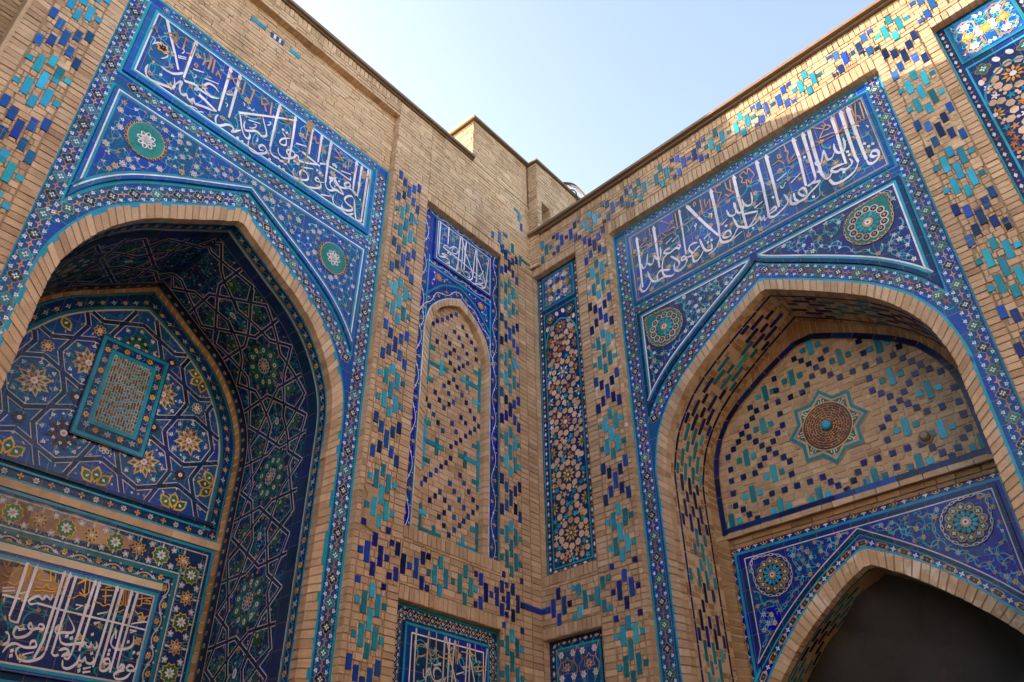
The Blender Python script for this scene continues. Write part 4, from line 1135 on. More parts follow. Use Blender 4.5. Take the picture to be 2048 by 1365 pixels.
for si, S in enumerate(hv):
    mb = MB()
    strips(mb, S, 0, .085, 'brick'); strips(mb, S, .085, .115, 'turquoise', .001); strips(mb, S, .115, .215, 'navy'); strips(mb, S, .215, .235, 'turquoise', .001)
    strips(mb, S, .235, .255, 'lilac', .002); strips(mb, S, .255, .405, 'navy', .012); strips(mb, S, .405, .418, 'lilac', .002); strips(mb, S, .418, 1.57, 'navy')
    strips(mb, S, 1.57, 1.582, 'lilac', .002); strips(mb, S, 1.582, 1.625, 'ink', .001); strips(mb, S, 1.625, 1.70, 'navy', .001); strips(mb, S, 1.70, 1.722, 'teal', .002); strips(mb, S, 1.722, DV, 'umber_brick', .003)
    for y in [2.9 + .125 * k for k in range(int((S.top - 2.9) / .125))]:
        k = round((y - 2.9) / .125)
        if k % 2: flower(mb, S, .165, y, .034, 6, 0, random.choice(('gold', 'ochre', 'salmon')), None, 'ink')
        else: flower(mb, S, .165, y, .036, 4, .6, 'lilac', 'navy', 'lilac')
        mb.ribbon(S, smooth([(.15, y - .06), (.19, y - .03), (.15, y), (.14, y + .03), (.165, y + .06)], 2), .006, H1, 'cyan')
        flower(mb, S, 1.662, y, .026, 6, 0, ('ochre', 'lilac')[k % 2], None, 'ink')
    mb.build('vault_lining', LF)
    mb = MB(); straps = []
    for k in range(-1, 5):
        for p in base_paths:
            straps.append([(x, y + k * PB) for x, y in p]); straps.append([(2 * CB - x, 2 * 4.089 - y + k * PB) for x, y in p])
    # cell fill: rosettes, ovals, star flowers
    for k in range(-1, 4):
        y = 4.089 + PB * k
        if 2.8 < y < S.top - .1:
            for i in range(10):
                a = 2 * PI * i / 10 + .31; ex, ey = CB + .185 * math.cos(a), y + .20 * math.sin(a)
                if ey > S.top - .03: continue
                mb.poly(S, disc(ex, ey, .062, 8, .075, a), H1, 'green'); mb.poly(S, disc(ex, ey, .026, 7, .032, a), H2, 'white'); mb.poly(S, disc(ex, ey, .011, 5), H3, 'ink')
                mb.poly(S, place([(0, -.4), (1, 0), (0, .4)], CB + .26 * math.cos(a + .31), y + .28 * math.sin(a + .31), .05, a + .31), H2, 'orange')
                if i % 2: hook(mb, S, ex, ey, .07, a, 'cyan', .007)
            flower(mb, S, CB, y, .10, 10, 0, 'lilac', 'navy', 'gold')
        y = 4.78 + PB * k
        if 2.85 < y < S.top - .15:
            mb.poly(S, disc(CB, y, .05, 10, .035), H2, 'white'); mb.poly(S, disc(CB, y, .028, 8, .018), H3, 'grey_glaze')
            for i in range(8): mb.poly(S, disc(CB + .075 * math.cos(i * PI / 4), y + .095 * math.sin(i * PI / 4), .012, 6, .03, i * PI / 4), H1, 'cyan')
            for e in (-1, 1):
                if y + e * .21 < S.top: palmette(mb, S, CB, y + e * .21, .045, e * PI / 2, 'ochre')
            for ex, ey in ((.30, .10), (-.30, -.10), (.29, -.30), (-.29, .30), (.25, .16), (-.25, -.16)):
                if abs(ey) == .16: continue
                yy = y + ey
                if 2.85 < yy < S.top - .1:
                    lance(mb, S, CB + ex, yy, .11, 8, 0, 'green', 'emerald', 'lilac'); 
                    for i in range(8): mb.poly(S, disc(CB + ex + .1 * math.cos(i * PI / 4 + .39), yy + .1 * math.sin(i * PI / 4 + .39), .014, 5), H1, 'orange')
    R = random.Random(5 + si)
    for _ in range(2600):
        x, y = R.uniform(.45, 1.54), R.uniform(2.85, S.top - .05); t = R.random()
        if t < .55: hook(mb, S, x, y, .035, R.uniform(0, 6), 'turquoise' if R.random() < .5 else 'cyan', .007, sg=R.choice((-1, 1)))
        elif t < .8: mb.poly(S, disc(x, y, .013, 5), H1, R.choice(('ochre', 'teal', 'orange', 'lilac', 'bisque', 'white')))
        else: mb.poly(S, place([(0, .5), (.9, 0), (0, -.5), (-.9, 0)], x, y, .04, R.uniform(0, 3)), H1, R.choice(('teal', 'emerald', 'cobalt', 'royal', 'navy')))
    mb.build('blossom_infill', LF)
    mb = MB()
    for p in straps:
        for g in clipseg(p, 2.82, S.top - .002, .425, 1.565): strap(mb, S, g, lines='white')
    mb.build('strapwork', LF)

# -- back wall of the vault
LB = WL.at(-1.84)
CT = 4.935
TY = [(1.275, 5.0), (1.27, 5.74), (1.225, 6.03), (1.13, 6.30), (1.0, 6.52), (.83, 6.74), (.58, 6.95), (.24, 7.16), (0, 7.29)]
RIb = [(1.515, 5.5), (1.505, 5.95), (1.46, 6.2), (1.365, 6.44), (1.23, 6.68), (1.065, 6.89), (.845, 7.10), (.585, 7.27), (.36, 7.42), (0, 7.66)]
mb = MB()
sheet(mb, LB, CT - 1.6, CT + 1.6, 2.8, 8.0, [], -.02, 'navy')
A1 = arch(CT, [(1.46, 5.45), (1.455, 5.93), (1.41, 6.17), (1.315, 6.41), (1.18, 6.64), (1.02, 6.85), (.80, 7.05), (.55, 7.21), (.33, 7.36), (0, 7.58)]); A0 = arch(CT, RIb)
ring(mb, LB, A1, A0, .10, -.02, .012, 'umber_brick', 'pale_mortar')
p = [q for q in A1]; mb.raw([LB(x, y, 0) for x, y in p], p, 'navy', .5)
tymp = arch(CT, TY, 5.07)
mb.raw([LB(x, y, .004) for x, y in tymp], tymp, 'cobalt', .5)
mb.ribbon(LB, tymp + [tymp[0]], .02, .008, 'lilac'); mb.ribbon(LB, offset(tymp, -.03), .035, .007, 'teal', closed=True)
A2 = arch(CT, [(1.44, 5.45), (1.435, 5.93), (1.39, 6.16), (1.295, 6.4), (1.16, 6.62), (1.0, 6.83), (.79, 7.03), (.54, 7.19), (.33, 7.33), (0, 7.55)])
mb.ribbon(LB, A2, .018, .006, 'teal')
A3 = arch(CT, [(1.37, 5.45), (1.365, 5.9), (1.31, 6.12), (1.22, 6.36), (1.09, 6.57), (.93, 6.77), (.68, 7.0), (.42, 7.16), (.2, 7.28), (0, 7.41)])
for i, (x, y, a) in enumerate(frames(A3, .13)):
    if y > 5.0: flower(mb, LB, x, y, .027, 6 if i % 2 else 4, a, ('lilac', 'ochre')[i % 2], None, 'ink', .002)
    if y > 5.0: mb.ribbon(LB, [(x - .05 * math.cos(a), y - .05 * math.sin(a)), (x + .05 * math.cos(a) + .02 * math.sin(a), y + .05 * math.sin(a) - .02 * math.cos(a))], .007, .005, 'cyan')
# octagon lattice
for i in range(-4, 5):
    for j in range(-2, 5):
        x, y = 4.94 + .43 * i, 5.487 + .425 * j
        if not inside((x, y), tymp) and edge_dist((x, y), tymp) > .3: continue
        ok = lambda r: inside((x, y), tymp) and edge_dist((x, y), tymp) > r
        if (i + j) % 2:
            if ok(.18):
                pal = random.choice((('ochre', 'green'), ('ochre', 'green'), ('umber_glaze', 'black'), ('green', 'black')))
                lance(mb, LB, x, y, .185, 8, .39, pal[0], pal[1], 'white', .006, .20)
                for k in range(8):
                    a = k * PI / 4; leaf(mb, LB, x + .215 * math.cos(a), y + .215 * math.sin(a), .03, a - PI / 2, base=.006); leaf(mb, LB, x + .11 * math.cos(a), y + .11 * math.sin(a), .024, a - PI / 2, base=.007)
                    hook(mb, LB, x + .2 * math.cos(a), y + .2 * math.sin(a), .04, a, 'cyan', .008, .005)
            else:
                for k in range(8):
                    a = k * PI / 4; p = (x + .12 * math.cos(a), y + .12 * math.sin(a))
                    if inside(p, tymp) and edge_dist(p, tymp) > .045:
                        mb.poly(LB, place([(-.09, 0), (-.02, .055), (.04, .05), (.10, 0), (.04, -.05), (-.02, -.055)], *p, 1, a), .0075, 'gold'); mb.poly(LB, place([(-.065, 0), (-.01, .04), (.03, .036), (.07, 0), (.03, -.036), (-.01, -.04)], *p, 1, a), .010, 'green'); mb.poly(LB, place([(0, 1), (.6, 0), (0, -1), (-.6, 0)], *p, .024, a), .0125, 'white')
        elif ok(.1):
            flower(mb, LB, x, y, .070, 8, 0, random.choice(('ochre', 'umber_glaze', 'lilac')), 'ink', 'white', .006)
            for k in range(4):
                a = k * PI / 2 + PI / 4
                for e in (.15,): leaf(mb, LB, x + e * math.cos(k * PI / 2), y + e * math.sin(k * PI / 2), .034, k * PI / 2 - PI / 2, base=.006)
        o = [(x + .303 * math.cos(k * PI / 4), y + .303 * math.sin(k * PI / 4)) for k in range(9)]
        if (i + j) % 2:
            for a, b in zip(o, o[1:]):
                ins = [inside(a, tymp) and edge_dist(a, tymp) > .01, inside(b, tymp) and edge_dist(b, tymp) > .01]
                if not any(ins): continue
                if not all(ins):
                    good, bad = (a, b) if ins[0] else (b, a); lo, hi = 0, 1
                    for _ in range(12):
                        md = (lo + hi) / 2; p = (good[0] + (bad[0] - good[0]) * md, good[1] + (bad[1] - good[1]) * md)
                        if inside(p, tymp) and edge_dist(p, tymp) > .01: lo = md
                        else: hi = md
                    b = (good[0] + (bad[0] - good[0]) * lo, good[1] + (bad[1] - good[1]) * lo); a = good
                strap(mb, LB, [a, b], .064, .006, mid='navy', dens=False)
R = random.Random(77); cnt = 0
while cnt < 800:
    p = (R.uniform(CT - 1.25, CT + 1.25), R.uniform(5.1, 7.25))
    if not inside(p, tymp) or edge_dist(p, tymp) < .05: continue
    cnt += 1; k = R.random()
    if k < .6: hook(mb, LB, *p, .035, R.uniform(0, 6), R.choice(('cyan', 'turquoise', 'teal')), .006, .0045, sg=R.choice((-1, 1)))
    elif k < .8: bud(mb, LB, *p, .022, R.uniform(0, 6), R.choice(('ochre', 'lilac')), .003)
    else: mb.poly(LB, disc(*p, .013, 6), .0075, R.choice(('teal', 'white', 'ochre', 'bisque')))
# horizontal bands under the lunette
xa, xb = CT - 1.49, CT + 1.49
mb.block(LB, CT - 1.36, CT + 1.36, 5.03, 5.068, 0, .035, 'navy', .5)
mb.ribbon(LB, [(xa + .14, 4.99), (xb - .14, 4.99)], .02, .007, 'turquoise')
for i in range(20): flower(mb, LB, xa + .1 + .147 * i, 4.935, .032, 6 if i % 2 else 4, 0, ('gold', 'lilac')[i % 2], None, 'ink', .003)
mb.ribbon(LB, [(xa, 4.885), (xb, 4.885)], .022, .007, 'turquoise')
mb.block(LB, xa - .02, xb + .02, 4.79, 4.87, 0, .02, 'terra', .3)
mb.build('back_wall', LF)
mb = MB()
fl, frr = CT - 1.44, CT + 1.44
mb.raw([LB(x, y, .006) for x, y in rect(fl - .03, frr + .03, 2.8, 4.785)], rect(fl - .03, frr + .03, 2.8, 4.785), 'navy', .5)
dam = polar(5.35, 4.60, lambda a: 1, 40); dam = [(5.30 + .95 * math.cos(2 * PI * i / 40) * (1 + .07 * math.sin(i * 5)), 4.605 + .125 * math.sin(2 * PI * i / 40) * (1 + .10 * math.sin(i * 9))) for i in range(40)]
mb.raw([LB(x, y, .0075) for x, y in dam], dam, 'bisque', .4)
for d, w_, mt in ((.0, .03, 'turquoise'), (.055, .014, 'lilac'), (.325, .014, 'lilac'), (.36, .045, 'teal')):
    mb.ribbon(LB, [(fl + d, 2.8), (fl + d, 4.765 - d), (frr - d, 4.765 - d), (frr - d, 2.8)], w_, .010, mt)
P = [(fl + .19, 2.85), (fl + .19, 4.575), (frr - .19, 4.575), (frr - .19, 2.85)]
for i, (x, y, a) in enumerate(frames(P, .245)):
    if i % 2: lance(mb, LB, x, y, .088, 8, a, 'ochre', 'black', 'white', .010, .24)
    else:
        mb.poly(LB, polar(x, y, lambda q: .092 + .012 * math.cos(10 * q), 30), .012, 'gold'); mb.poly(LB, polar(x, y, lambda q: .082 + .012 * math.cos(10 * q), 30), .0145, 'green')
        lance(mb, LB, x, y, .058, 8, a, 'white', None, 'salmon', .012, .2)
    for sg in (-1, 1):
        ox, oy = -math.sin(a) * .085 * sg, math.cos(a) * .085 * sg; cx, cy = x + math.cos(a) * .12 + ox, y + math.sin(a) * .12 + oy
        flower(mb, LB, cx, cy, .034, 5, a, 'white', 'ink', 'white', .010); hook(mb, LB, cx, cy, .06, a, 'cyan', .008, .009, sg=sg); hook(mb, LB, x + ox * 1.2, y + oy * 1.2, .05, a + 2, 'cyan', .008, .009, sg=-sg); hook(mb, LB, x + math.cos(a) * .05 + ox * 1.3, y + math.sin(a) * .05 + oy * 1.3, .035, a + 4, 'turquoise', .007, .0085, sg=sg)
        bud(mb, LB, x + ox * 1.15, y + oy * 1.15, .028, a, 'lilac', .010)
V = [(fl + .43, 2.85), (fl + .43, 4.335), (frr - .43, 4.335), (frr - .43, 2.85)]
vine(mb, LB, V, .028, .33, 'lilac', .013, 'gold', .008, .032, 'lilac')
mb.build('floral_frieze', LF)
mb = MB(); mb.block(LB, CT - .95, CT + .95, 4.212, 4.285, .006, .05, 'slab', .5, .002); mb.block(LB, CT - .955, CT + .955, 4.287, 4.305, .006, .055, 'teal', .5, .001); mb.build('stone_string_course', LF)
insV = rect(CT - .95, CT + .95, 3.245, 4.205)
mb = MB(); q = slab(mb, LB, insV, .045, 'cobalt', [(.04, .03, 'turquoise'), (.062, .016, 'lilac')], 'navy'); LS = WL.at(-1.795)
dam = [(5.28 + .36 * math.cos(2 * PI * i / 36) * (1 + .14 * math.sin(i * 4)), 3.99 + .13 * math.sin(2 * PI * i / 36) * (1 + .16 * math.sin(i * 7))) for i in range(36)]
mb.raw([LS(x, min(y, 4.135), .003) for x, y in dam], [(x, min(y, 4.135)) for x, y in dam], 'bisque', .35)
arabesque(mb, LS, rect(CT - .88, CT + .88, 3.32, 3.95), .15, .045, seed=21, kinds={'gold': 2, 'brown': 1.5, 'bud': 2}, stem_w=.014, stems='teal', base=.001)
pan = mb.build('inscription_panel', LF)
pan['label'] = 'dim blue panel of white script under gold script inside the vault, with bare clay patches'; write(pan, LS, 'vault', .002, -1, 'white', 'gold', wf=.56)
LOW = rect(CT - 1.0, CT + 1.0, 2.8, 3.18)
mb = MB(); q = slab(mb, LB, LOW, .03, 'turquoise', [(.05, .04, 'navy'), (.08, .016, 'turquoise')], 'navy')
vine(mb, WL.at(-1.81), [(CT - .9, 3.03), (CT + .9, 3.03)], .04, .4, 'white', .03, 'gold', .002, .05)
mb.build('tile_panel', LF)
# lattice window
x0, x1, y0, y1 = 4.535, 5.335, 5.50, 6.73
mb = MB(); W_ = rect(x0, x1, y0, y1); q = slab(mb, LB, W_, .045, 'navy', [(.035, .04, 'turquoise')], 'navy', 'ink'); S2 = WL.at(-1.795)
mb.ribbon(S2, rect(x0 + .158, x1 - .158, y0 + .19, y1 - .17), .045, .006, 'turquoise', closed=True)
pth = rect(x0 + .095, x1 - .095, y0 + .115, y1 - .105); pth.append(pth[0])
for i, (x, y, a) in enumerate(frames(pth, .135)):
    flower(mb, S2, x, y, .034, 6 if i % 2 else 5, a, ('lilac', 'gold')[i % 2], 'navy' if i % 2 == 0 else None, 'ink', .002); hook(mb, S2, x + .05 * math.cos(a), y + .05 * math.sin(a), .03, i, 'cyan', .007)
win = mb.build('lattice_window', LF)
mb = MB(); gx0, gx1, gy0, gy1 = x0 + .18, x1 - .18, y0 + .212, y1 - .19
mb.raw([S2(x, y, .004) for x, y in rect(gx0, gx1, gy0, gy1)], rect(gx0, gx1, gy0, gy1), 'grey_glaze', .6)
nc = 15; cw = (gx1 - gx0) / nc
for i in range(nc):
    y = gy0 + .006; k = 0
    while y < gy1 - .02:
        l = random.choice((.03, .03, .055, .08)) if (k + i) % 2 else .028
        l = min(l, gy1 - y - .004)
        mb.block(S2, gx0 + i * cw + .0055, gx0 + (i + 1) * cw - .0055, y, y + l, .003, .012 if (k + i) % 2 == 0 else .009, 'sepia_brick' if (k + i) % 2 else 'turquoise', None, .001)
        y += l + .012; k += 1
mb.build('lattice', win)

# -- small arched niche to the right of the portal
CN = 1.53
NO = [(.645, 7.4), (.64, 7.75), (.575, 8.06), (.45, 8.25), (.30, 8.39), (.16, 8.48), (0, 8.56)]
NI = [(.545, 7.4), (.535, 7.78), (.47, 8.05), (.345, 8.24), (.22, 8.335), (.11, 8.39), (0, 8.44)]
nout = arch(CN, NO, 4.94); nin = arch(CN, NI, 4.94)
mb = MB(); p = [(.70, 9.85), (.70, 4.94)] + list(reversed(nout)) + [(2.36, 4.94), (2.36, 9.85)]
mb.raw([LT(x, y, 0) for x, y in p], p, 'ultramarine', .5)
mb.ribbon(LT, [(.712, 4.95), (.712, 9.84), (2.348, 9.84), (2.348, 4.95)], .02, H1, 'turquoise'); mb.ribbon(LT, nout, .035, H1, 'turquoise'); mb.ribbon(LT, nout, .012, H2 + .002, 'white')
for x in (.888, 2.165): mb.ribbon(LT, [(x, 7.6), (x, 9.0)], .025, H1, 'turquoise')
NA = arch(CN, [(.64, 8.30), (.52, 8.44), (.36, 8.60), (.18, 8.70), (0, 8.77)], 8.29); mb.ribbon(LT, NA, .03, H1, 'turquoise'); mb.ribbon(LT, [(.895, 8.83), (2.155, 8.83)], .03, H1, 'turquoise')
vine(mb, LT, [(.80, 4.98), (.80, 9.82)], .040, .60, w_=.0085, size=.027); vine(mb, LT, [(2.255, 4.98), (2.255, 9.82)], .040, .60, w_=.0085, size=.027)
vine(mb, LT, [(.88, 9.795), (2.2, 9.795)], .02, .42, w_=.009, size=.022); vine(mb, LT, [(.9, 8.89), (2.16, 8.89)], .022, .42, w_=.009, size=.022)
vine(mb, LT, [q for q in arch(CN, [(.70, 7.6), (.69, 7.9), (.62, 8.17), (.47, 8.36), (.3, 8.49), (.15, 8.58), (0, 8.66)], 7.5) if q[1] > 7.7], .03, .42, w_=.010, size=.026)
for sg in (-1, 1):
    q = [(CN + sg * .60, 8.40), (CN + sg * .36, 8.64), (CN + sg * .12, 8.75), (CN + sg * .12, 8.80), (CN + sg * .60, 8.80)]
    lance(mb, LT, CN + sg * .43, 8.70, .07, 8, 0, 'gold', 'ink', 'salmon', 0, .28); arabesque(mb, LT, q, .085, .035, avoid=[(CN + sg * .43, 8.70, .07)], seed=31 + sg, kinds={'leaf': 2, 'bud': 1, 'white3': 2}, stem_w=.008)
fra = mb.build('niche_surround', LF)
mb = MB(); ins = rect(.888, 2.10, 8.95, 9.745); q = slab(mb, LT, ins, .025, 'cobalt', [(.045, .012, 'white')], 'cobalt'); LS = WL.at(-.075)
arabesque(mb, LS, q, .11, .035, seed=41, kinds={'gold': 1.5, 'bud': 2, 'leaf': .5}, stem_w=.009)
pan = mb.build('inscription_panel', LF); pan['label'] = 'small blue panel of white script at the top of the narrow arched niche'; write(pan, LS, 'left_niche', 0, -1, wf=.78)
mb = MB(); ring(mb, LT, nin, nout, .085, -.08, .008); mb.build('niche_arch_ring', LF)
LN = WL.at(-.175); mb = MB(); p = nin; mb.raw([LN(x, y, -.008) for x, y in p], p, 'mortar', .5)
sq = [tuple(int(v) / 1000 for v in s.split(',')) for s in NICHE_SQUARES.split()]
bars = []
for s in NICHE_BARS.split():
    a, b, c, d = [int(v) / 1000 for v in s.split(',')]
    if abs(a - c) > abs(b - d): m_ = (b + d) / 2; bars.append((min(a, c) - .015, max(a, c) + .015, m_ - .03, m_ + .03))
    else: m_ = (a + c) / 2; bars.append((m_ - .028, m_ + .028, min(b, d), max(b, d)))
sr = [(x - .027, x + .027, y - .032, y + .032) for x, y in sq]
fill(mb, LN, CN - .55, CN + .55, 4.94, 8.45, 'run', holes=sr + bars, L=.2, gap=.008, keep=lambda p: inside(p, nin))
for r in sr:
    if inside(((r[0] + r[1]) / 2, (r[2] + r[3]) / 2), nin): mb.block(LN, *r, -.01, .003, random.choice(('cobalt_brick', 'night_brick')), None, .002)
mb.build('niche_brickwork', LF)
groups = []                                  # bars that touch belong to one stepped cross
for r in bars:
    r = (max(r[0], CN - .54), min(r[1], CN + .54), max(r[2], 4.945), r[3])
    hit = [g for g in groups if any(r[0] < q[1] + .03 and r[1] > q[0] - .03 and r[2] < q[3] + .03 and r[3] > q[2] - .03 for q in g)]
    for g in hit: groups.remove(g)
    groups.append(sum(hit, []) + [r])
for g in groups:
    mb = MB()
    for i, r in enumerate(g): mb.block(LN, *r, -.01, .003 + i * 6e-5, random.choice(('teal', 'aqua')), None, .001)
    mb.build('turquoise_cross', LF)

# -- low panel under the niche
mb = MB(); p = rect(.70, 2.36, 2.8, 4.145); mb.raw([LT(x, y, 0) for x, y in p], p, 'navy', .5)
mb.ribbon(LT, [(.715, 2.8), (.715, 4.125), (2.345, 4.125), (2.345, 2.8)], .025, H1, 'turquoise')
chain(mb, LT, [(.79, 2.85), (.79, 4.05), (2.27, 4.05), (2.27, 2.85)], .145, ('black', 'black', 'umber_glaze'), 'lilac', .165, 'ochre', leafc='lilac')
mb.build('tile_border', LF)
insl = rect(.875, 2.17, 2.75, 3.965); mb = MB(); q = slab(mb, LT, insl, .02, 'ultramarine', [(.014, .026, 'turquoise'), (.098, .014, 'white')], 'navy'); LS = WL.at(-.08)
arabesque(mb, LS, q, .13, .04, seed=51, kinds={'gold': 1.5, 'bud': 2, 'leaf': .5, 'white3': .4}, stem_w=.010)
pan = mb.build('inscription_panel', LF); pan['label'] = 'navy panel of white and brown script at the bottom, below the narrow niche'; write(pan, LS, 'left_low', 0, -1, 'lilac', 'ochre', wf=.85)

# ================================================================ THE RIGHT FACADE
RF = thing('portal_facade', 'brick facade with sunlit top edge, its arch holding an eight-pointed star above a pointed doorway', 'facade', WR(3.66, 0))
R0_ = WR; RT = WR.at(-.10)
PORR = (1.58, 5.72, 2.8, 9.80); SIDE = (.02, .92, 4.94, 9.85); LOWR = (.02, .92, 2.8, 4.16); FARN = (6.40, 7.32, 2.8, 9.88)
HR = [PORR, SIDE, LOWR, FARN]
motR = []
for z in (9.08, 7.795, 6.505, 5.18, 3.83): motR.append(('turquoise_brick_motif', LOZ, 1.308, z, ['aqua', 'teal', 'turquoise'], 0))
for z in (9.74, 8.44, 7.15, 5.85): motR.append(('cobalt_brick_motif', CRS, 1.304, z, ['cobalt_brick', 'night_brick'], 0))
motR.append(('cobalt_brick_motif', KNOT, 1.308, 4.497, ['cobalt_brick', 'night_brick'], 0))
for z in (9.05, 7.76, 6.46): motR.append(('turquoise_brick_motif', LOZ, 6.04, z, ['aqua', 'turquoise', 'aqua', 'teal'], 0))
for z in (9.71, 8.40, 7.11, 5.8): motR.append(('cobalt_brick_motif', CRS, 6.045, z, ['cobalt_brick', 'night_brick', 'slate'], 0))
motR.append(('cobalt_brick_motif', EYE, .285, 4.515, ['night_brick', 'cobalt_brick'], 0))
motR.append(('turquoise_brick_motif', ZIG, .80, 4.51, ['aqua', 'teal'], 0))
ZB = 10.255
for x in (.765, 1.80, 3.10, 4.435, 5.545, 6.62, 7.6): motR.append(('cobalt_brick_motif', ZIG, x, ZB, ['cobalt_brick', 'slate'], 0))
for x in (.25, 1.27, 4.93, 6.05, 7.1): motR.append(('turquoise_brick_motif', EYE, x, ZB, ['aqua', 'teal'], 0))
for x in (2.42, 3.765): motR.append(('turquoise_brick_motif', EYES, x, ZB, ['aqua', 'teal'], 0))
rectsR = [r for n_, sh, x, y, ms, dp in motR for r in motif_rects(sh, x, y)] + [(.02, .14, 4.475, 4.54)]
wall = MB()
sheet(wall, R0_, -.02, 9.5, 2.8, 10.66, HR, -.013, 'mortar'); sheet(wall, R0_, -.02, 9.5, 0, 2.8, [], -.009, 'brick')
fill(wall, R0_, 0, 7.32, 10.50, 10.655, 'soldier', holes=rectsR); fill(wall, R0_, 0, 7.32, 10.015, 10.495, 'run', holes=rectsR, L=.2)
for x0, x1 in ((.0, .92), (1.58, 5.72), (6.40, 7.32)): fill(wall, R0_, x0, x1, 9.855 if x0 != 1.58 else 9.80, 10.01, 'soldier', holes=rectsR + HR)
pale = lambda x, y: 'pale_brick' if (abs(y - 8.2) < 1.35 + .35 * math.sin(x * 9) and random.random() < .8) else 'brick'
fill(wall, R0_, .93, 1.09, 2.8, 10.01, 'stack', holes=rectsR); fill(wall, R0_, 1.10, 1.505, 2.8, 10.01, 'run', L=.14, holes=rectsR, alt=pale); fill(wall, R0_, 1.515, 1.58, 2.8, 9.8, 'stack', holes=rectsR, alt=pale)
fill(wall, R0_, 5.72, 5.85, 2.8, 10.01, 'stack', gap=.012, holes=rectsR); fill(wall, R0_, 5.86, 6.26, 2.8, 10.01, 'run', L=.14, gap=.010, holes=rectsR); fill(wall, R0_, 6.27, 6.40, 2.8, 10.01, 'stack', gap=.013, holes=rectsR)
fill(wall, R0_, .0, .92, 4.80, 4.935, 'soldier'); fill(wall, R0_, .0, .92, 4.165, 4.30, 'soldier'); fill(wall, R0_, .0, .92, 4.30, 4.80, 'run', L=.18, holes=rectsR)
fill(wall, R0_, 7.32, 9.5, 2.8, 10.655, 'run')
for r in HR: reveal(wall, R0_, r, .10)
for x0, x1, z0, z1 in ((1.10, 1.50, 7.1, 9.3),): sheet(wall, R0_, x0, x1, z0, z1, [], -.0075, 'pale_mortar')
sheet(wall, R0_, 5.86, 6.26, 8.1, 9.75, [], -.0075, 'pale_mortar')
wall.build('wall', RF)
for n_, sh, x, y, ms, dp in motR: motif(RF, R0_, n_, sh, x, y, ms)
mb = MB(); mb.block(R0_, -.0, .14, 4.478, 4.537, -.01, .005, 'cobalt_brick', .5, .001); mb.build('cobalt_corner_brick', RF)
core = MB(); core.box(R0_, .05, 9.5, 0, 10.62, -3.2, -2.7, 'rough_brick'); core.box(R0_, -.01, 9.5, 10.60, 10.65, -3.2, -.012, 'rough_brick'); core.box(R0_, -.25, -.15, 0, 10.60, -3.2, -.05, 'rough_brick'); core.box(R0_, -.2, .03, 0, 10.60, -.3, -.112, 'rough_brick'); core.build('masonry_core', RF)
cop = MB(); cop.box(R0_, -.06, 9.5, 10.70, 10.745, -.6, .10, 'coping_stone'); cop.box(R0_, -.05, 9.5, 10.66, 10.698, -.3, .045, 'coping_stone', .3); cop.build('coping', RF)

CRr = 3.66
QO = [(1.80, 5.4), (1.805, 5.75), (1.78, 5.98), (1.70, 6.3), (1.545, 6.6), (1.40, 6.78), (1.2, 6.97), (.93, 7.17), (.5, 7.45), (0, 7.74)]
QI = [(1.68, 5.4), (1.68, 5.75), (1.64, 5.98), (1.55, 6.28), (1.36, 6.6), (1.155, 6.83), (.9, 7.03), (.5, 7.30), (0, 7.60)]
SPR = [(1.815, 6.575), (1.64, 6.85), (1.335, 7.152), (.99, 7.40), (.55, 7.68), (.138, 7.93), (0, 8.04)]
outR = arch(CRr, QO); inR = arch(CRr, QI)
tile = MB(); fr = [(1.58, 9.80), (1.58, 2.8)] + [(CRr - (x - CRr), z) for x, z in outR] + [(5.72, 2.8), (5.72, 9.80)]
tile.raw([RT(x, y, 0) for x, y in fr], fr, 'cobalt', .5)
tile.ribbon(RT, [(1.597, 2.8), (1.597, 9.78), (5.703, 9.78), (5.703, 2.8)], .03, H1, 'cyan'); tile.ribbon(RT, outR, .05, H1, 'turquoise')
spR = [(CRr + x, z) for x, z in smooth(SPR, 5)] + [(CRr - x, z) for x, z in reversed(smooth(SPR, 5)[:-1])] + [(1.862, 8.165), (5.495, 8.165)]
insR = rect(1.83, 5.49, 8.34, 9.625)
for p in (spR, insR): tile.ribbon(RT, offset(p, -.018), .03, H1, 'turquoise', closed=True)
chain(tile, RT, [(1.715, 2.9), (1.715, 9.7)], .19, ('green', 'black'), 'salmon', .25, 'orange'); chain(tile, RT, [(5.60, 9.7), (5.60, 2.9)], .19, ('green', 'black'), 'salmon', .25, 'salmon')
chain(tile, RT, [(1.9, 9.70), (5.45, 9.70)], .12, ('green', 'teal'), 'ochre', .22, 'salmon'); chain(tile, RT, [(1.85, 8.25), (5.5, 8.25)], .15, ('green', 'black'), 'salmon', .23, 'orange')
bR = [q for q in arch(CRr, [(1.86, 5.4), (1.87, 6.1), (1.80, 6.42), (1.64, 6.69), (1.43, 6.92), (1.2, 7.12), (.9, 7.33), (.5, 7.60), (0, 7.90)]) if q[1] > 6.4]
chain(tile, RT, bR, .19, ('green', 'black'), 'orange', .24, 'orange')
tile.build('tile_border', RF)
mb = MB(); ring(mb, RT, inR, outR, .085, -.10, .008); mb.build('arch_ring', RF)
mb = MB(); q = slab(mb, RT, insR, .012, 'cobalt', [(.045, .012, 'turquoise'), (.062, .012, 'ochre')], 'slate'); LS = WR.at(-.088)
arabesque(mb, LS, rect(1.9, 5.44, 8.40, 9.3), .155, .045, seed=61, kinds={'gold': 2.5, 'brown': 2, 'bud': 1, 'lance': .6}, stem_w=.011)
pan = mb.build('inscription_panel', RF); write(pan, LS, 'right_main', 0, 1, 'white', 'salmon', wf=.74)
mb = MB(); mb.prism(RT, spR, 0, .03, 'navy'); LS = WR.at(-.07); nS = len(spR); ia = max(range(nS), key=lambda i: spR[i][1] if i < nS - 2 else 0)
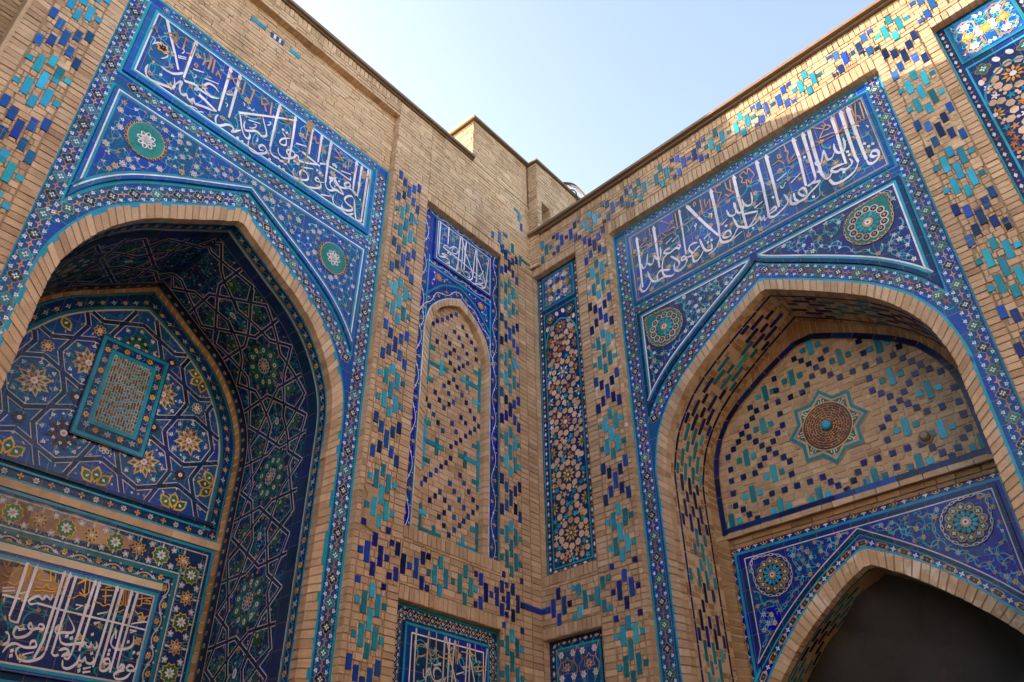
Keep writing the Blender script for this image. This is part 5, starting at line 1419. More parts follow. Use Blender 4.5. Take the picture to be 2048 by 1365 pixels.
for i, hp in enumerate((spR[:ia + 1] + [(CRr, 8.165), (5.495, 8.165)], spR[ia:nS - 2] + [(1.862, 8.165), (CRr, 8.165)])):
    q = slab(mb, RT, hp, .03, 'navy', [(.06, .028, 'turquoise'), (.084, .018, 'white')], 'plum', cap=False)
    arabesque(mb, LS, q, .088, .038, avoid=[(2.274, 7.735, .31), (5.035, 7.74, .31)], seed=71 + i, kinds={'white5': 5, 'white3': 3, 'bud': 4, 'lotus': 1.5, 'gold': 1, 'leaf': 1}, stem_w=.009, hooks=2)
sp = mb.build('spandrel', RF)
def drop(r, tip, ang, n=44, k=1.0):
    out = []
    for i in range(n):
        a = 2 * PI * i / n; d = abs((a - ang + PI) % (2 * PI) - PI); f = 1 + (tip - 1) * max(0, 1 - d / .8) ** 2
        out.append((r * f * math.cos(a), r * f * math.sin(a)))
    return out
def rosette(parent, S, cx, cy, r, ang, back, ringm, spot, star, petal, core, chainm, tip=1.5, n=13):
    mb = MB(); o = drop(r, tip, ang)
    P = [(cx + a, cy + b) for a, b in o] if back else None
    if back: mb.poly(S, P, .010, back)
    full = [(cx + a * 1.04, cy + b * 1.04) for a, b in o]
    mb.ribbon(S, full, .011, .0125, chainm, closed=True)
    for i, (x, y, a) in enumerate(frames(full + [full[0]], .10)):
        mb.poly(S, place([(-.9, -.3), (.4, -.42), (1, 0), (.4, .42), (-.9, .3)], x, y, .038, a), .0145, chainm); mb.poly(S, place([(-.5, -.14), (.3, -.2), (.5, 0), (.3, .2), (-.5, .14)], x, y, .038, a), .017, 'ink')
    for i in range(n):
        a = 2 * PI * i / n; x, y = cx + .70 * r * math.cos(a), cy + .70 * r * math.sin(a); q = .70 * r * math.sin(PI / n)
        mb.poly(S, disc(x, y, q * 1.12, 14), .0135 if ringm == 'lilac' else .0138, ringm); mb.poly(S, disc(x, y, q * .80, 14), .0165, spot)
        mb.poly(S, polar(x, y, lambda t: q * (.38 + .18 * math.cos(4 * t)), 16, a), .019, star); mb.poly(S, disc(x, y, q * .12, 5), .0215, 'ink')
    mb.poly(S, disc(cx, cy, .53 * r, 28), .018, 'green' if ringm == 'lilac' else 'ink')
    for i in range(12):
        a = 2 * PI * i / 12; mb.poly(S, place([(.20, 0), (.34, .085), (.46, .07), (.53, 0), (.46, -.07), (.34, -.085)], cx, cy, r, a), .0205, petal)
    mb.poly(S, disc(cx, cy, .23 * r, 16), .0225, core); mb.poly(S, disc(cx, cy, .13 * r, 12), .0245, 'white'); mb.poly(S, disc(cx, cy, .06 * r, 8), .0265, 'cobalt')
    return mb.build('medallion', parent)
rosette(sp, LS, 2.274, 7.735, .262, PI * .75, 'emerald', 'lilac', 'ink', 'ochre', 'turquoise', 'ochre', 'ochre')
rosette(sp, LS, 5.035, 7.74, .262, PI * .25, 'emerald', 'lilac', 'ink', 'ochre', 'turquoise', 'ochre', 'ochre')

# -- brick soffit
DS = .90
for sd in (1, -1):
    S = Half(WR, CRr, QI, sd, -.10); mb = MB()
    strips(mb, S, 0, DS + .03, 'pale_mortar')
    lineh = []
    mots = []
    for k in range(-3, 9):
        y = 4.18 + .655 * k; sh = []
        for c in range(7):
            for m_ in (0, 1):
                yy = (m_ * .33 + (.165 if c % 2 else 0)) - .25
                if (c in (0, 6) and m_) or random.random() < .10: continue
                sh.append(((c - 3) * .082, yy, .058, .225 if (c + m_) % 3 else .14))
        if 2.9 < y < S.top + .3: mots.append((sh, .487, y, ['teal', 'teal', 'aqua'] if k % 2 else ['night_brick', 'ink', 'night_brick'], k % 2))
    holes = [r for sh, x, y, ms, tq in mots for r in motif_rects(sh, x, y) if r[3] < S.top and r[2] > 2.8]
    lines = [(.165, .20, 2.8, S.top), (.775, .81, 2.8, S.top)]
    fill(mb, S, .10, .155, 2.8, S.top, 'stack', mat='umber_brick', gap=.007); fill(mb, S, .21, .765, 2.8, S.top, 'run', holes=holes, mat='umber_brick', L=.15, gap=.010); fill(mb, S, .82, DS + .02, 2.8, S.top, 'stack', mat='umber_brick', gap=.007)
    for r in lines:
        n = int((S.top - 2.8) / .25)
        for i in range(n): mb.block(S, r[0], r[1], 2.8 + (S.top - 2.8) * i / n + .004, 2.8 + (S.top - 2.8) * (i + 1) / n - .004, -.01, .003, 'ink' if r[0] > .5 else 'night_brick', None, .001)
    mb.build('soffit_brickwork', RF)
    for sh, x, y, ms, tq in mots:
        mb = MB()
        for r in motif_rects(sh, x, y):
            if r[3] < S.top and r[2] > 2.8: mb.block(S, *r, -.012, .003, random.choice(ms), None, .001)
        if mb.f: mb.build('turquoise_brick_motif' if tq else 'cobalt_brick_motif', RF)
# -- lunette with the star
RB_ = WR.at(-1.03); CTr = 3.645
LN_ = [(1.52, 5.2), (1.52, 5.6), (1.49, 6.06), (1.385, 6.38), (1.2, 6.66), (.93, 6.87), (.58, 7.08), (.3, 7.22), (0, 7.36)]
QIb = [(1.69, 5.4), (1.69, 5.75), (1.65, 5.98), (1.56, 6.28), (1.37, 6.6), (1.165, 6.83), (.91, 7.04), (.51, 7.31), (0, 7.62)]
lun = arch(CTr, LN_, 5.19); lo_ = arch(CTr, LN_, 2.8); li_ = arch(CRr, QIb, 2.8)
mb = MB(); ring(mb, RB_, [p for p in lo_], [p for p in li_], .085, -.02, .03, 'umber_brick', 'pale_mortar')
mb.raw([RB_(x, y, -.008) for x, y in lun], lun, 'pale_mortar', .3)
sqs = [tuple(int(v) / 1000 for v in s.split(',')) for s in LUNETTE_SQUARES.split()]; tls = [tuple(int(v) / 1000 for v in s.split(',')) for s in LUNETTE_TALLS.split()]
sr = [(x - .034, x + .034, y - .034, y + .034) for x, y in sqs]; tr = []
for x, y in tls: tr += [(x - .034, x + .034, y - .105, y + .105), (x - .135, x - .068, y - .045, y + .025), (x + .068, x + .135, y - .045, y + .025)]
SX, SY = 3.656, 6.083; RS = .50
starp = [(SX + (RS if i % 2 == 0 else RS * .765) * math.cos(PI * i / 8 + .0), SY + (RS if i % 2 == 0 else RS * .765) * math.sin(PI * i / 8)) for i in range(16)]
fill(mb, RB_, CTr - 1.54, CTr + 1.54, 5.27, 7.36, 'run', holes=sr + tr, mat='brick', L=.17, gap=.021, jit=.005, keep=lambda p: inside(p, lun) and not (inside(p, starp)))
fill(mb, RB_, CTr - 1.70, CTr + 1.70, 5.12, 5.19, 'run', mat='brick', L=.25, h1=.03, phase=5.12); fill(mb, RB_, CTr - 1.70, CTr + 1.70, 5.0, 5.12, 'run', mat='umber_brick', h1=-.03, h0=-.06)
for r in sr:
    c = ((r[0] + r[1]) / 2, (r[2] + r[3]) / 2)
    if inside(c, lun) and not inside(c, starp): mb.block(RB_, *r, -.01, .004, 'night_brick', None, .004)
for i, (x, y, a) in enumerate(frames(lun, .26)): mb.poly(RB_, place(rect(-.126, .126, -.036, .036), x, y, 1, a), .034, random.choice(('night_brick', 'ink')))
for i in range(13): mb.block(RB_, CTr - 1.5 + i * .231, CTr - 1.5 + i * .231 + .225, 5.195, 5.262, -.01, .006, random.choice(('night_brick', 'cobalt_brick')), None, .001)
mb.block(RB_, CTr - 1.72, CTr + 1.72, 4.9, 5.2, -.12, -.055, 'mortar')
mb.build('lunette', RF)
for k in range(0, len(tr), 3):
    mb = MB()
    for r in tr[k:k + 3]:
        if inside(((r[0] + r[1]) / 2, (r[2] + r[3]) / 2), lun): mb.block(RB_, *r, -.01, .004, random.choice(('teal', 'aqua')), None, .003)
    if mb.f: mb.build('turquoise_cross', RF)
# star
mb = MB(); mb.prism(RB_, starp, -.01, .008, 'pale_mortar', .5)
sp2 = lambda k: [(SX + (x - SX) * k, SY + (y - SY) * k) for x, y in starp]
mb.ribbon(RB_, sp2(.93), .038, .0125, 'teal', closed=True); mb.poly(RB_, sp2(.83), .013, 'green'); mb.ribbon(RB_, sp2(.82), .018, .0165, 'terra', closed=True)
for i in range(8):
    a = PI * i / 4
    for dx, dy, l, o in ((0, 0, .10, 0), (-.03, .03, .07, 0), (-.03, -.03, .07, 0), (-.05, 0, .06, 1), (.03, 0, .045, 1), (-.07, .045, .04, 1), (-.07, -.045, .04, 1)):
        p = rect(-l / 2, l / 2, -.007, .007) if not o else rect(-.007, .007, -l / 2, l / 2)
        q = place([(u + dx, v + dy) for u, v in p], SX + .335 * math.cos(a), SY + .335 * math.sin(a), 1, a); mb.poly(RB_, q, .0165, 'lilac')
mb.poly(RB_, disc(SX, SY, .305, 48), .019, 'terra'); mb.poly(RB_, disc(SX, SY, .293, 48), .0215, 'umber_glaze')
R = random.Random(3)
for k, r in enumerate((.265, .235, .205, .175, .145, .115, .085)):
    n = int(2 * PI * r / .034)
    i = 0
    while i < n:
        l = R.choice((1, 1, 1, 2)); a0, a1 = 2 * PI * i / n, 2 * PI * (i + l * .82) / n
        mb.ribbon(RB_, [(SX + r * math.cos(a0 + (a1 - a0) * t / 4), SY + r * math.sin(a0 + (a1 - a0) * t / 4)) for t in range(5)], .0075, .0245, 'bisque')
        if R.random() < .75:
            a = R.choice((a0, a1)); mb.ribbon(RB_, [(SX + r * math.cos(a), SY + r * math.sin(a)), (SX + (r - .03) * math.cos(a), SY + (r - .03) * math.sin(a))], .0095, .0245, 'orange')
        i += l
st = mb.build('star_medallion', RF)
mb = MB(); prof = [(.062, .0), (.062, .03), (.055, .045), (.036, .056), (0, .06)]
for (r0, h0), (r1, h1) in zip(prof, prof[1:]):
    for i in range(20):
        a, b = 2 * PI * i / 20, 2 * PI * (i + 1) / 20; q = [(SX + r0 * math.cos(a), SY + r0 * math.sin(a)), (SX + r0 * math.cos(b), SY + r0 * math.sin(b)), (SX + r1 * math.cos(b), SY + r1 * math.sin(b)), (SX + r1 * math.cos(a), SY + r1 * math.sin(a))]
        mb.raw([RB_(*q[0], .02 + h0), RB_(*q[1], .02 + h0), RB_(*q[2], .02 + h1), RB_(*q[3], .02 + h1)], q, 'aqua', .4)
mb.build('turquoise_boss', st)

# -- lower tiled doorway inside the right arch
RD = WR.at(-1.08); CD = 3.665
DO = [(1.70, 2.8), (1.60, 3.1), (1.36, 3.5), (1.12, 3.79), (.78, 4.14), (.43, 4.40), (0, 4.63)]
DI = [(1.54, 2.8), (1.44, 3.1), (1.20, 3.5), (1.02, 3.70), (.79, 3.92), (.38, 4.24), (0, 4.46)]
BE = [(1.90, 2.8), (1.80, 3.14), (1.53, 3.52), (1.31, 3.77), (1.0, 4.08), (.55, 4.44), (0, 4.79)]
def dar(h): return [(CD + x, z) for x, z in smooth(h, 5)] + [(CD - x, z) for x, z in reversed(smooth(h, 5)[:-1])]
dout, din, dbe = dar(DO), dar(DI), dar(BE)
mb = MB(); xl, xr = 1.955, 5.375
fr = [(xl, 5.05), (xl, 2.8)] + [(2 * CD - x, z) for x, z in dout] + [(xr, 2.8), (xr, 5.05)]
mb.raw([RD(x, y, 0) for x, y in fr], fr, 'ultramarine', .5)
for p in ([(2.08, 2.8), (2.08, 5.04), (5.25, 5.04), (5.25, 2.8)],): mb.ribbon(RD, p, .03, H1, 'turquoise')
mb.ribbon(RD, [(2.165, 2.8), (2.165, 4.945), (5.145, 4.945), (5.145, 2.8)], .03, H1, 'turquoise'); mb.ribbon(RD, dout, .055, H1, 'turquoise')
for P in ([(2.115, 2.85), (2.115, 4.99), (5.2, 4.99), (5.2, 2.85)],):
    for i, (x, y, a) in enumerate(frames(P, .11)):
        if i % 2: mb.poly(RD, place([(-1, 0), (-.4, .5), (.4, .5), (1, 0), (.4, -.5), (-.4, -.5)], x, y, .048, a), H2, 'ochre'); mb.poly(RD, place(rect(-.6, .6, -.25, .25), x, y, .048, a), H2 + .0012, 'umber_glaze'); mb.poly(RD, disc(x, y, .009, 6), H3, 'white')
        else: star4(mb, RD, x, y, .030, a, 'white', 'ochre')
mb.build('tile_border', RF)
spD = [p for p in dbe if p[1] > 2.9]; clipx = [(min(max(x, 2.245), 5.085), z) for x, z in spD]
up = [p for p in clipx if 2.25 < p[0] < 5.08]
spDp = [(5.085, 3.63)] + up + [(2.245, 3.63), (2.245, 4.905), (5.085, 4.905)]
mb = MB(); q = slab(mb, RD, spDp, .02, 'navy', [(.045, .012, 'lilac')], 'ultramarine'); LS = WR.at(-1.058)
arabesque(mb, LS, q, .078, .034, avoid=[(4.72, 4.60, .255), (2.605, 4.59, .255)], seed=81, kinds={'brown': 5, 'gold': 2, 'lotus': 1.2, 'bud': 1, 'leaf': .6}, stem_w=.009, hooks=2)
spd = mb.build('spandrel', RF)
rosette(spd, LS, 4.72, 4.60, .225, PI * .25, None, 'salmon', 'green', 'white', 'turquoise', 'salmon', 'lilac', 1.45, 12); rosette(spd, LS, 2.605, 4.59, .225, PI * .75, None, 'salmon', 'green', 'white', 'turquoise', 'salmon', 'lilac', 1.45, 12)
mb = MB(); bd = dar([(1.80, 2.8), (1.70, 3.12), (1.45, 3.51), (1.215, 3.78), (.89, 4.11), (.49, 4.42), (0, 4.71)])
for i, (x, y, a) in enumerate(frames(bd, .115)):
    if i % 2:
        mb.poly(RD, place([(-1, 0), (-.5, .42), (.5, .42), (1, 0), (.5, -.42), (-.5, -.42)], x, y, .078, a), H2, 'ochre'); mb.poly(RD, place([(-1, 0), (-.5, .42), (.5, .42), (1, 0), (.5, -.42), (-.5, -.42)], x, y, .060, a), H2 + .0012, 'umber_glaze')
        for e in (-.045, 0, .045): mb.poly(RD, disc(x + e * math.cos(a), y + e * math.sin(a), .009, 6), H3, ('white', 'cyan', 'white')[1 if e == 0 else 0])
    else: star4(mb, RD, x, y, .030, a, 'white', 'ochre')
mb.ribbon(RD, offset(dbe, .0), .03, H1, 'aqua'); mb.build('arch_border', RF)
mb = MB(); ring(mb, RD, din, dout, .085, -.10, .012, 'pale_brick', 'mortar'); mb.build('doorway_arch_ring', RF)
mb = MB()
for sd in (1, -1):
    S = Half(WR, CD, DI[1:], sd, -1.08, 2.8)
    strips(mb, S, 0, .66, 'mortar'); holes = []
    for k in range(8):
        for c in range(5):
            if random.random() < .15: continue
            x_, y_ = .17 + c * .068, 2.95 + .24 * k + (.12 if c % 2 else 0); r = (x_ - .02, x_ + .02, y_ - .085, y_ + .085)
            if r[3] < S.top: holes.append(r); mb.block(S, *r, -.012, .003, 'teal' if k % 4 > 1 else 'ink', None, .001)
    for r in ((.10, .13, 2.8, S.top), (.49, .52, 2.8, S.top)): holes.append(r); mb.block(S, *r, -.012, .003, 'ink', None, .001) if False else strips(mb, S, r[0], r[1], 'teal' if r[0] < .3 else 'ink', .004)
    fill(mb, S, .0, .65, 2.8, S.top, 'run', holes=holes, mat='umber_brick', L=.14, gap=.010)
mb.build('doorway_soffit', RF)

# -- star-and-hexagon panel, its top panel, and their far twins
def hexpanel(parent, x0, x1, z0, z1, centers, seed, pal_top, S=RT):
    mb = MB(); p = rect(x0 - .06, x1 + .06, z0, z1); mb.raw([S(x, y, 0) for x, y in p], p, 'navy', .5)
    for a in (x0 + .012, x1 - .012): mb.ribbon(S, [(a, z0), (a, z1)], .018, H1, 'aqua')
    beads(mb, S, [(x0 + .055, z0 + .05), (x0 + .055, z1 - .05)], .055, .075); beads(mb, S, [(x1 - .055, z0 + .05), (x1 - .055, z1 - .05)], .055, .075); beads(mb, S, [(x0 + .1, z0 + .045), (x1 - .1, z0 + .045)], .055, .08)
    mb.build('tile_border', parent)
    # upper square panel
    a0, a1, b0, b1 = x0 + .10, x1 - .10, z1 - .70, z1 - .055; mb = MB()
    q = slab(mb, S, rect(a0, a1, b0, b1), .012, 'aqua', [(.020, .02, 'teal')], 'cobalt'); S2 = Plane(S.d, S.n, S.off + .013)
    cx, cy = (a0 + a1) / 2, (b0 + b1) / 2; w_, h_ = (a1 - a0) / 2 - .05, (b1 - b0) / 2 - .05
    arabesque(mb, S2, q, .085, .030, seed=seed, kinds={'brown': 3, 'gold': 3, 'leaf': 2, 'bud': 3}, stem_w=.009, hooks=2)
    for sx in (-1, 1):
        for sy in (-1, 1):
            pts = [(cx, cy + sy * h_ * .15), (cx + sx * w_ * .25, cy + sy * h_ * .35), (cx + sx * w_ * .25, cy + sy * h_ * .75), (cx + sx * w_ * .55, cy + sy * h_ * .95), (cx + sx * w_ * .9, cy + sy * h_ * .7), (cx + sx * w_ * .62, cy + sy * h_ * .35), (cx + sx * w_ * .85, cy)]
            mb.ribbon(S2, pts, .018, H1, 'orange')
            flower(mb, S2, cx + sx * w_ * .55, cy + sy * h_ * .62, .055, 6, 0, 'white', None, 'ochre'); flower(mb, S2, cx + sx * w_ * .25, cy + sy * h_ * .12, .045, 6, 0, 'white', None, 'gold')
            hook(mb, S2, cx + sx * w_ * .8, cy + sy * h_ * .4, .05, 1, 'cyan', .012); hook(mb, S2, cx + sx * w_ * .15, cy + sy * h_ * .8, .05, 3, 'cyan', .012)
            mb.poly(S2, place([(0, 1), (.6, 0), (0, -1), (-.6, 0)], cx + sx * w_ * .08, cy + sy * h_ * .85, .035, 0), H2, 'white')
        lance(mb, S2, cx + sx * w_ * .6, cy, .07, 8, 0, 'gold', 'green', 'white', 0, .25)
    lance(mb, S2, cx, cy, .075, 10, 0, pal_top, 'gold', 'white', 0, .25)
    mb.build('floral_panel', parent)
    # arched star panel
    c0, c1, d0, d1 = x0 + .115, x1 - .10, z0 + .085, z1 - .785; mb = MB(); cx = (c0 + c1) / 2; hw = (c1 - c0) / 2
    mb.raw([S(x, y, .001) for x, y in rect(c0, c1, d0, d1)], rect(c0, c1, d0, d1), 'navy', .5)
    mb.ribbon(S, rect(c0, c1, d0, d1), .022, H2, 'aqua', closed=True)
    spring = d1 - .62; top = d1 - .22
    half = [(hw - .015, spring), (hw * .86, spring + .16), (hw * .5, top - .08), (0, top)]; ar = arch(cx, half, spring - .02)
    fld = [(c0 + .015, d0 + .015)] + [(c0 + .015, spring)] + list(reversed(ar)) + [(c1 - .015, spring), (c1 - .015, d0 + .015)]
    mb.ribbon(S, ar, .022, H2 + .001, 'aqua')
    for sg in (-1, 1):
        quatre(mb, S, cx + sg * hw * .62, d1 - .13, .085, 0, 'green', 'orange'); mb.poly(S, disc(cx + sg * hw * .83, d1 - .30, .045, 10, .03), H2, 'white'); mb.poly(S, disc(cx + sg * hw * .2, d1 - .10, .05, 10, .03, .5), H2, 'white'); mb.poly(S, disc(cx + sg * hw * .72, d1 - .28, .03, 8, .02), H2, 'orange')
    R = random.Random(seed); used = []
    def free(p, r): return all(math.dist(p, q[:2]) > r + q[2] for q in used) and inside(p, fld)
    rs = []
    for i, z in enumerate(centers):
        rs.append((cx, z, .118, i)); rs.append((c0 + .03, z + .405, .10, i + 1)); rs.append((c1 - .03, z + .405, .10, i + 1))
    def clipd(pts): return [(min(max(x, c0 + .012), c1 - .012), y) for x, y in pts]
    for x, z, r, i in rs:
        if not (d0 + .05 < z < top - .05): continue
        pet, cor = (('orange', 'white'), ('white', 'orange'), ('orange', 'green'), ('gold', 'white'))[(i + seed) % 4] if z > 6.7 else ('gold', 'green'); n = 10
        for k in range(n):
            a = 2 * PI * k / n
            q = place([(.30, 0), (.6, .15), (1, 0), (.6, -.15)], x, z, r, a)
            if all(c0 < u < c1 for u, v in q): mb.poly(S, q, H2, pet if k % 2 or pet != 'white' else 'turquoise')
        if c0 < x - .03 and x + .03 < c1: mb.poly(S, disc(x, z, r * .30, 10), H3, cor); mb.poly(S, disc(x, z, r * .15, 8), H4, 'white')
        else: mb.poly(S, clipd(disc(x, z, r * .30, 10)), H3, cor)
        used.append((x, z, r * 1.08))
    HEXP = [(-1, 0), (-.5, .8), (.5, .8), (1, 0), (.5, -.8), (-.5, -.8)]
    for x, z, r, i in rs:
        for k in range(10):
            a = 2 * PI * (k + .5) / 10; p = (x + .175 * math.cos(a), z + .175 * math.sin(a))
            if free(p, .034) and c0 + .05 < p[0] < c1 - .05 and d0 + .05 < p[1]: mb.poly(S, place(HEXP, *p, .051, a + PI / 2), H2, 'terra'); used.append((*p, .042))
        for k in range(10):
            a = 2 * PI * k / 10; p = (x + .255 * math.cos(a), z + .255 * math.sin(a))
            if free(p, .030) and c0 + .045 < p[0] < c1 - .045 and d0 + .045 < p[1]: mb.poly(S, polar(*p, lambda t: .032 + .016 * math.cos(5 * t), 20, R.random()), H2, R.choice(('orange', 'turquoise', 'orange', 'white')) if z > 7 else R.choice(('gold', 'turquoise', 'cyan', 'terra'))); used.append((*p, .034))
    for _ in range(2600):
        p = (R.uniform(c0 + .05, c1 - .05), R.uniform(d0 + .05, top - .03))
        if free(p, .033) and edge_dist(p, fld) > .035:
            used.append((*p, .036))
            if R.random() < .5: mb.poly(S, place(HEXP, *p, .045, PI / 2 * R.choice((0, 1)) + .3 * R.choice((-1, 0, 1))), H2, 'terra')
            else: mb.poly(S, polar(*p, lambda t: .030 + .016 * math.cos(5 * t), 20, R.random()), H2, R.choice(('orange', 'turquoise', 'white') if p[1] > 6.7 else ('turquoise', 'cyan', 'gold', 'royal')))
    for _ in range(1500):
        p = (R.uniform(c0 + .03, c1 - .03), R.uniform(d0 + .03, top - .02))
        if free(p, .016) and edge_dist(p, fld) > .018: used.append((*p, .02)); mb.poly(S, place(HEXP, *p, .022, R.uniform(0, 3)), H2, 'terra')
    mb.build('star_tile_panel', parent)
hexpanel(RF, .035, .885, 4.95, 9.85, (5.43, 6.245, 7.05, 7.88, 8.69), 2, 'ochre')
hexpanel(RF, 6.40, 7.30, 4.95, 9.93 - .05, (5.43, 6.245, 7.05, 7.88, 8.69), 3, 'gold')
mb = MB(); p = rect(.02, .92, 2.8, 4.16); mb.raw([RT(x, y, 0) for x, y in p], p, 'navy', .5); beads(mb, RT, [(.085, 2.9), (.085, 4.11), (.86, 4.11), (.86, 2.9)], .06, .085, ('lilac', 'ochre'))
mb.build('tile_border', RF)
mb = MB(); q = slab(mb, RT, rect(.13, .82, 2.75, 4.055), .012, 'aqua', [(.03, .02, 'teal')], 'cobalt'); S2 = WR.at(-.087)
for j in range(3):
    for i in range(2):
        cx, cy = .31 + .33 * i, 3.84 - .44 * j
        for k in range(6):
            a = k * PI / 3; mb.ribbon(S2, [(cx + .06 * math.cos(a), cy + .06 * math.sin(a)), (cx + .09 * math.cos(a + .5), cy + .09 * math.sin(a + .5)), (cx + .06 * math.cos(a + 1.05), cy + .06 * math.sin(a + 1.05))], .012, H1, 'salmon')
        flower(mb, S2, cx, cy - .02, .05, 6, 0, 'terra', None, 'ink')
        for sx in (-1, 1):
            for sy in (-1, 1): flower(mb, S2, cx + sx * .09, cy + sy * .13, .042, 6, 0, 'white', None, 'ochre'); hook(mb, S2, cx + sx * .1, cy + sy * .2, .05, sx, 'cyan', .010)
        mb.ribbon(S2, smooth([(cx - .16, cy + .2), (cx - .1, cy + .05), (cx - .15, cy - .05), (cx - .08, cy - .2)], 4), .013, H1, 'salmon'); mb.ribbon(S2, smooth([(cx + .16, cy + .2), (cx + .1, cy + .05), (cx + .15, cy - .05), (cx + .08, cy - .2)], 4), .013, H1, 'salmon')
mb.build('floral_panel', RF)

# ================================================================ things round about
# the tower that rises behind the corner, its left side in the sun
TW = thing('brick_tower', 'square brick tower above the left facade, its narrow left side lit yellow by the sun', 'tower', WL(.75, 0))
mb = MB()
US = lambda u: (lambda x, y, h=0.0: WL(u - h * -1 if False else u + h, y, -x))
SD = lambda x, y, h=0.0: WL(1.46 + h, y, -x)           # its side, x into the depth
sheet(mb, SD, 0.0, 1.6, 11.2, 12.42, [], -.009, 'mortar'); fill(mb, SD, .0, 1.6, 11.2, 12.41, 'run', L=.27, ch=.066, mat='rough_brick', jit=.004, gap=.010)
mb.build('wall', TW)
cp = MB(); cp.box(WL, .02, 1.52, 12.42, 12.465, -1.7, .06, 'coping_stone'); cp.box(WL, 1.50, 1.53, 12.40, 12.47, -1.7, .062, 'pale_stone'); cp.build('coping', TW)
BK = thing('brick_block', 'brick wall with a narrow slit window, behind the sunlit coping where cables hang', 'wall', WL(-.8, .2))
BP = WL.at(.20); mb = MB(); SL = (-.31, -.075, 10.68, 11.50)
sheet(mb, BP, -1.75, .05, 10.0, 12.40, [SL], -.009, 'mortar'); fill(mb, BP, -1.75, .05, 10.0, 12.39, 'run', holes=[SL], L=.27, ch=.066, mat='rough_brick', jit=.006, gap=.013)
mb.box(BP, -1.75, .035, 10.0, 12.395, -.29, -.24, 'rough_brick')
SB = lambda x, y, h=0.0: WL(.05 + h, y, .2 - x)
sheet(mb, SB, 0, .21, 10.0, 12.4, [], -.009, 'mortar'); fill(mb, SB, 0, .2, 10.0, 12.39, 'run', L=.2, ch=.066, mat='rough_brick', jit=.006, gap=.013)
reveal(mb, BP, SL, .22, 'rough_brick'); mb.raw([BP(x, y, -.22) for x, y in rect(*SL)], rect(*SL), 'plaster', .6)
mb.box(BP, -1.75, .04, 10.0, 12.39, -2.0, -.3, 'rough_brick')
mb.build('wall', BK)
cp = MB(); cp.box(BP, -1.75, .09, 12.40, 12.445, -1.2, .05, 'coping_stone'); cp.build('coping', BK)

def tube(name, pts, r, mat, label=None, cat=None, parent=None):
    mb = MB(); n = 8; P = [Vector(p) for p in pts]; rings = []
    for i, p in enumerate(P):
        d = (P[min(i + 1, len(P) - 1)] - P[max(0, i - 1)]).normalized(); a = d.orthogonal().normalized(); b = d.cross(a)
        rings.append([tuple(p + a * r * math.cos(2 * PI * k / n) + b * r * math.sin(2 * PI * k / n)) for k in range(n)])
    for A, B in zip(rings, rings[1:]):
        for k in range(n): mb.raw([A[k], A[(k + 1) % n], B[(k + 1) % n], B[k]], [(0, k * .01), (0, k * .01 + .01), (.1, k * .01 + .01), (.1, k * .01)], mat, .5)
    o = mb.build(name, parent)
    if label: o['label'] = label; o['category'] = cat
    return o
def bez(pts, n=8):
    P = [Vector(p) for p in pts]; out = []
    for i in range(len(P) - 1):
        p0, p1, p2, p3 = P[max(0, i - 1)], P[i], P[i + 1], P[min(len(P) - 1, i + 2)]
        for k in range(n):
            u = k / n; out.append(.5 * (2 * p1 + (p2 - p0) * u + (2 * p0 - 5 * p1 + 4 * p2 - p3) * u * u + (3 * p1 - p0 - 3 * p2 + p3) * u ** 3))
    return out + [P[-1]]
tube('cable', bez([BP(-.95, 12.46, .04), BP(-1.03, 12.42, .09), BP(-1.06, 12.1, .08), BP(-1.06, 11.3, .06), BP(-1.06, 10.7, .05)]), .012, 'rubber', 'thin black cable hanging straight down the brick wall behind the right coping', 'cable')
tube('hose', bez([BP(-.75, 12.47, .03), BP(-1.0, 12.62, .05), BP(-1.25, 12.62, .06), BP(-1.5, 12.52, .07), BP(-1.72, 12.40, .08)]), .03, 'rubber', 'thick black hose arching along the top edge of the brick wall above the cable', 'hose')
tube('hose', bez([BP(-.85, 12.46, .09), BP(-1.12, 12.56, .1), BP(-1.35, 12.45, .11), BP(-1.5, 12.2, .11), BP(-1.62, 11.9, .10)]), .022, 'hose', 'pale beige hose lying over the wall edge beside the black hose', 'hose')

AW = thing('adjoining_wall', 'weathered brown brick wall at the far upper left edge, older than the facade beside it', 'wall', WL(8.0, 0))
SW = WL.at(-.06); mb = MB(); sheet(mb, SW, 7.50, 9.6, 2.8, 11.42, [], -.009, 'mortar'); sheet(mb, SW, 7.50, 9.6, 0, 2.8, [], -.009, 'old_brick'); fill(mb, SW, 7.53, 9.2, 6.5, 11.42, 'run', L=.26, ch=.06, mat='old_brick', jit=.006, gap=.014)
mb.ribbon(WL, [(7.497, 2.8), (7.497, 11.4)], .035, .002, 'plaster'); mb.box(SW, 7.5, 9.6, 0, 11.4, -.5, -.012, 'old_brick'); mb.build('wall', AW)

# unseen building added across the court to bounce warm sunlight onto the facades
OB = thing('bounce_building', 'unseen brick building added across the court to bounce warm sunlight, pale above and darker below', 'building', tuple(CORNER + nL * 15 + dL * 8))
OP = WL.at(10.5); mb = MB(); mb.box(OP, -.5, 17, 7.4, 9.6, 0, 3, 'slab'); mb.box(OP, -.5, 17, 0, 7.396, 0, 3, 'brick'); mb.box(WR.at(13.5), 2, 9.4, 0, 8.6, 0, 3, 'old_brick'); mb.build('wall', OB)  # pale top bounces more sun, darker base and side block hold the bounce down

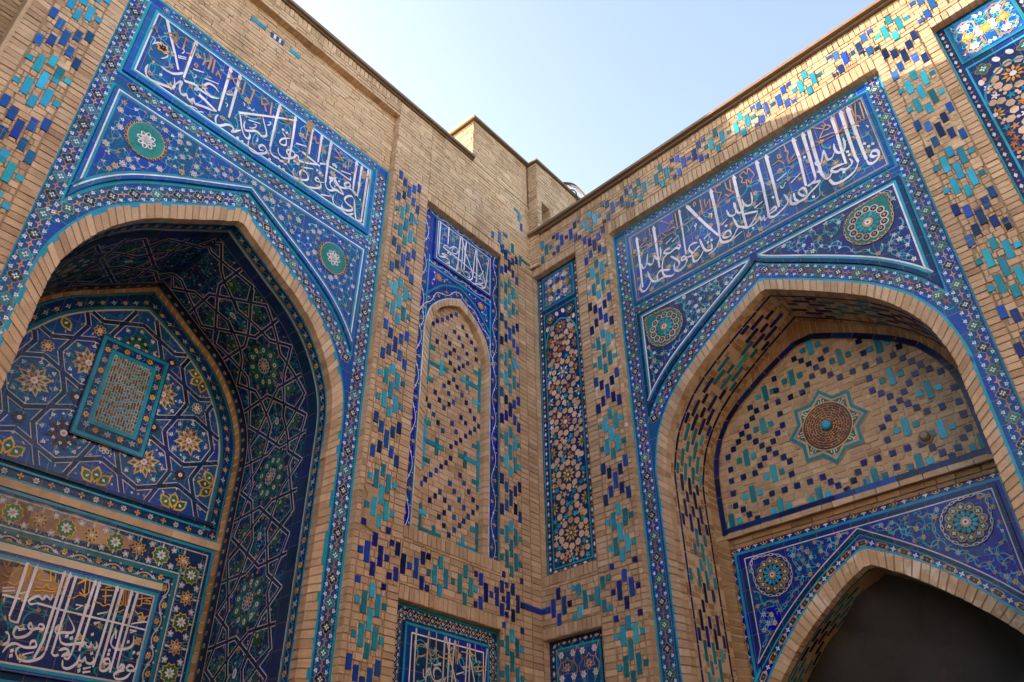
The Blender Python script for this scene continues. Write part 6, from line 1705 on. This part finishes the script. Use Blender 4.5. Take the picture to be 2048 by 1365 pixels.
# dark sheet filling the doorway
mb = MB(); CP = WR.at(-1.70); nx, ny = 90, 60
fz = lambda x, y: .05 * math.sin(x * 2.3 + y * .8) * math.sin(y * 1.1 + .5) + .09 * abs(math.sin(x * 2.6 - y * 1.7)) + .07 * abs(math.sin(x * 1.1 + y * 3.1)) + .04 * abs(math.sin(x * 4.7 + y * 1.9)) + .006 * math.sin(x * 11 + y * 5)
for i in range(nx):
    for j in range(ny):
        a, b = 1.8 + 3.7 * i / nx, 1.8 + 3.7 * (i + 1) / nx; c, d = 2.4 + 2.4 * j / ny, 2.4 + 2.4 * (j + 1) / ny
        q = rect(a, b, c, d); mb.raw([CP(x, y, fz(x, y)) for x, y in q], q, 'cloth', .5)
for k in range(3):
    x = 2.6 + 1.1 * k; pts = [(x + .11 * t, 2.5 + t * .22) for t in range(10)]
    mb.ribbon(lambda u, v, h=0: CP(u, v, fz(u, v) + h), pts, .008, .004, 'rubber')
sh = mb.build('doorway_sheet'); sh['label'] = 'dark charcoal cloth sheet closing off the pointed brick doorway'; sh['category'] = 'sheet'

# round fixture on the lunette
FX = thing('wall_knob', 'small round grey-brown fixture stuck on the brick lunette right of the star', 'fixture', RB_(4.63, 5.567, .0))
mb = MB(); prof = [(.052, 0), (.055, .03), (.05, .06), (.035, .082), (0, .09)]; X0, Y0 = 4.63, 5.567
for (r0, h0), (r1, h1) in zip(prof, prof[1:]):
    for i in range(18):
        a, b = 2 * PI * i / 18, 2 * PI * (i + 1) / 18; q = [(X0 + r0 * math.cos(a), Y0 + r0 * math.sin(a)), (X0 + r0 * math.cos(b), Y0 + r0 * math.sin(b)), (X0 + r1 * math.cos(b), Y0 + r1 * math.sin(b)), (X0 + r1 * math.cos(a), Y0 + r1 * math.sin(a))]
        mb.raw([RB_(*q[0], h0), RB_(*q[1], h0), RB_(*q[2], h1), RB_(*q[3], h1)], q, 'grey_plastic', .5)
mb.build('cap', FX)
mb = MB(); p = disc(X0, Y0, .075, 20); mb.prism(RB_, p, 0, .012, 'grey_plastic', .2); mb.build('base_plate', FX)

# ground
mb = MB(); G = 400; g = [(-G, -G, 0), (G, -G, 0), (G, G, 0), (-G, G, 0)]; mb.raw(g, [(0, 0), (1, 0), (1, 1), (0, 1)], 'paving', .5)
gr = mb.build('ground'); gr['kind'] = 'structure'
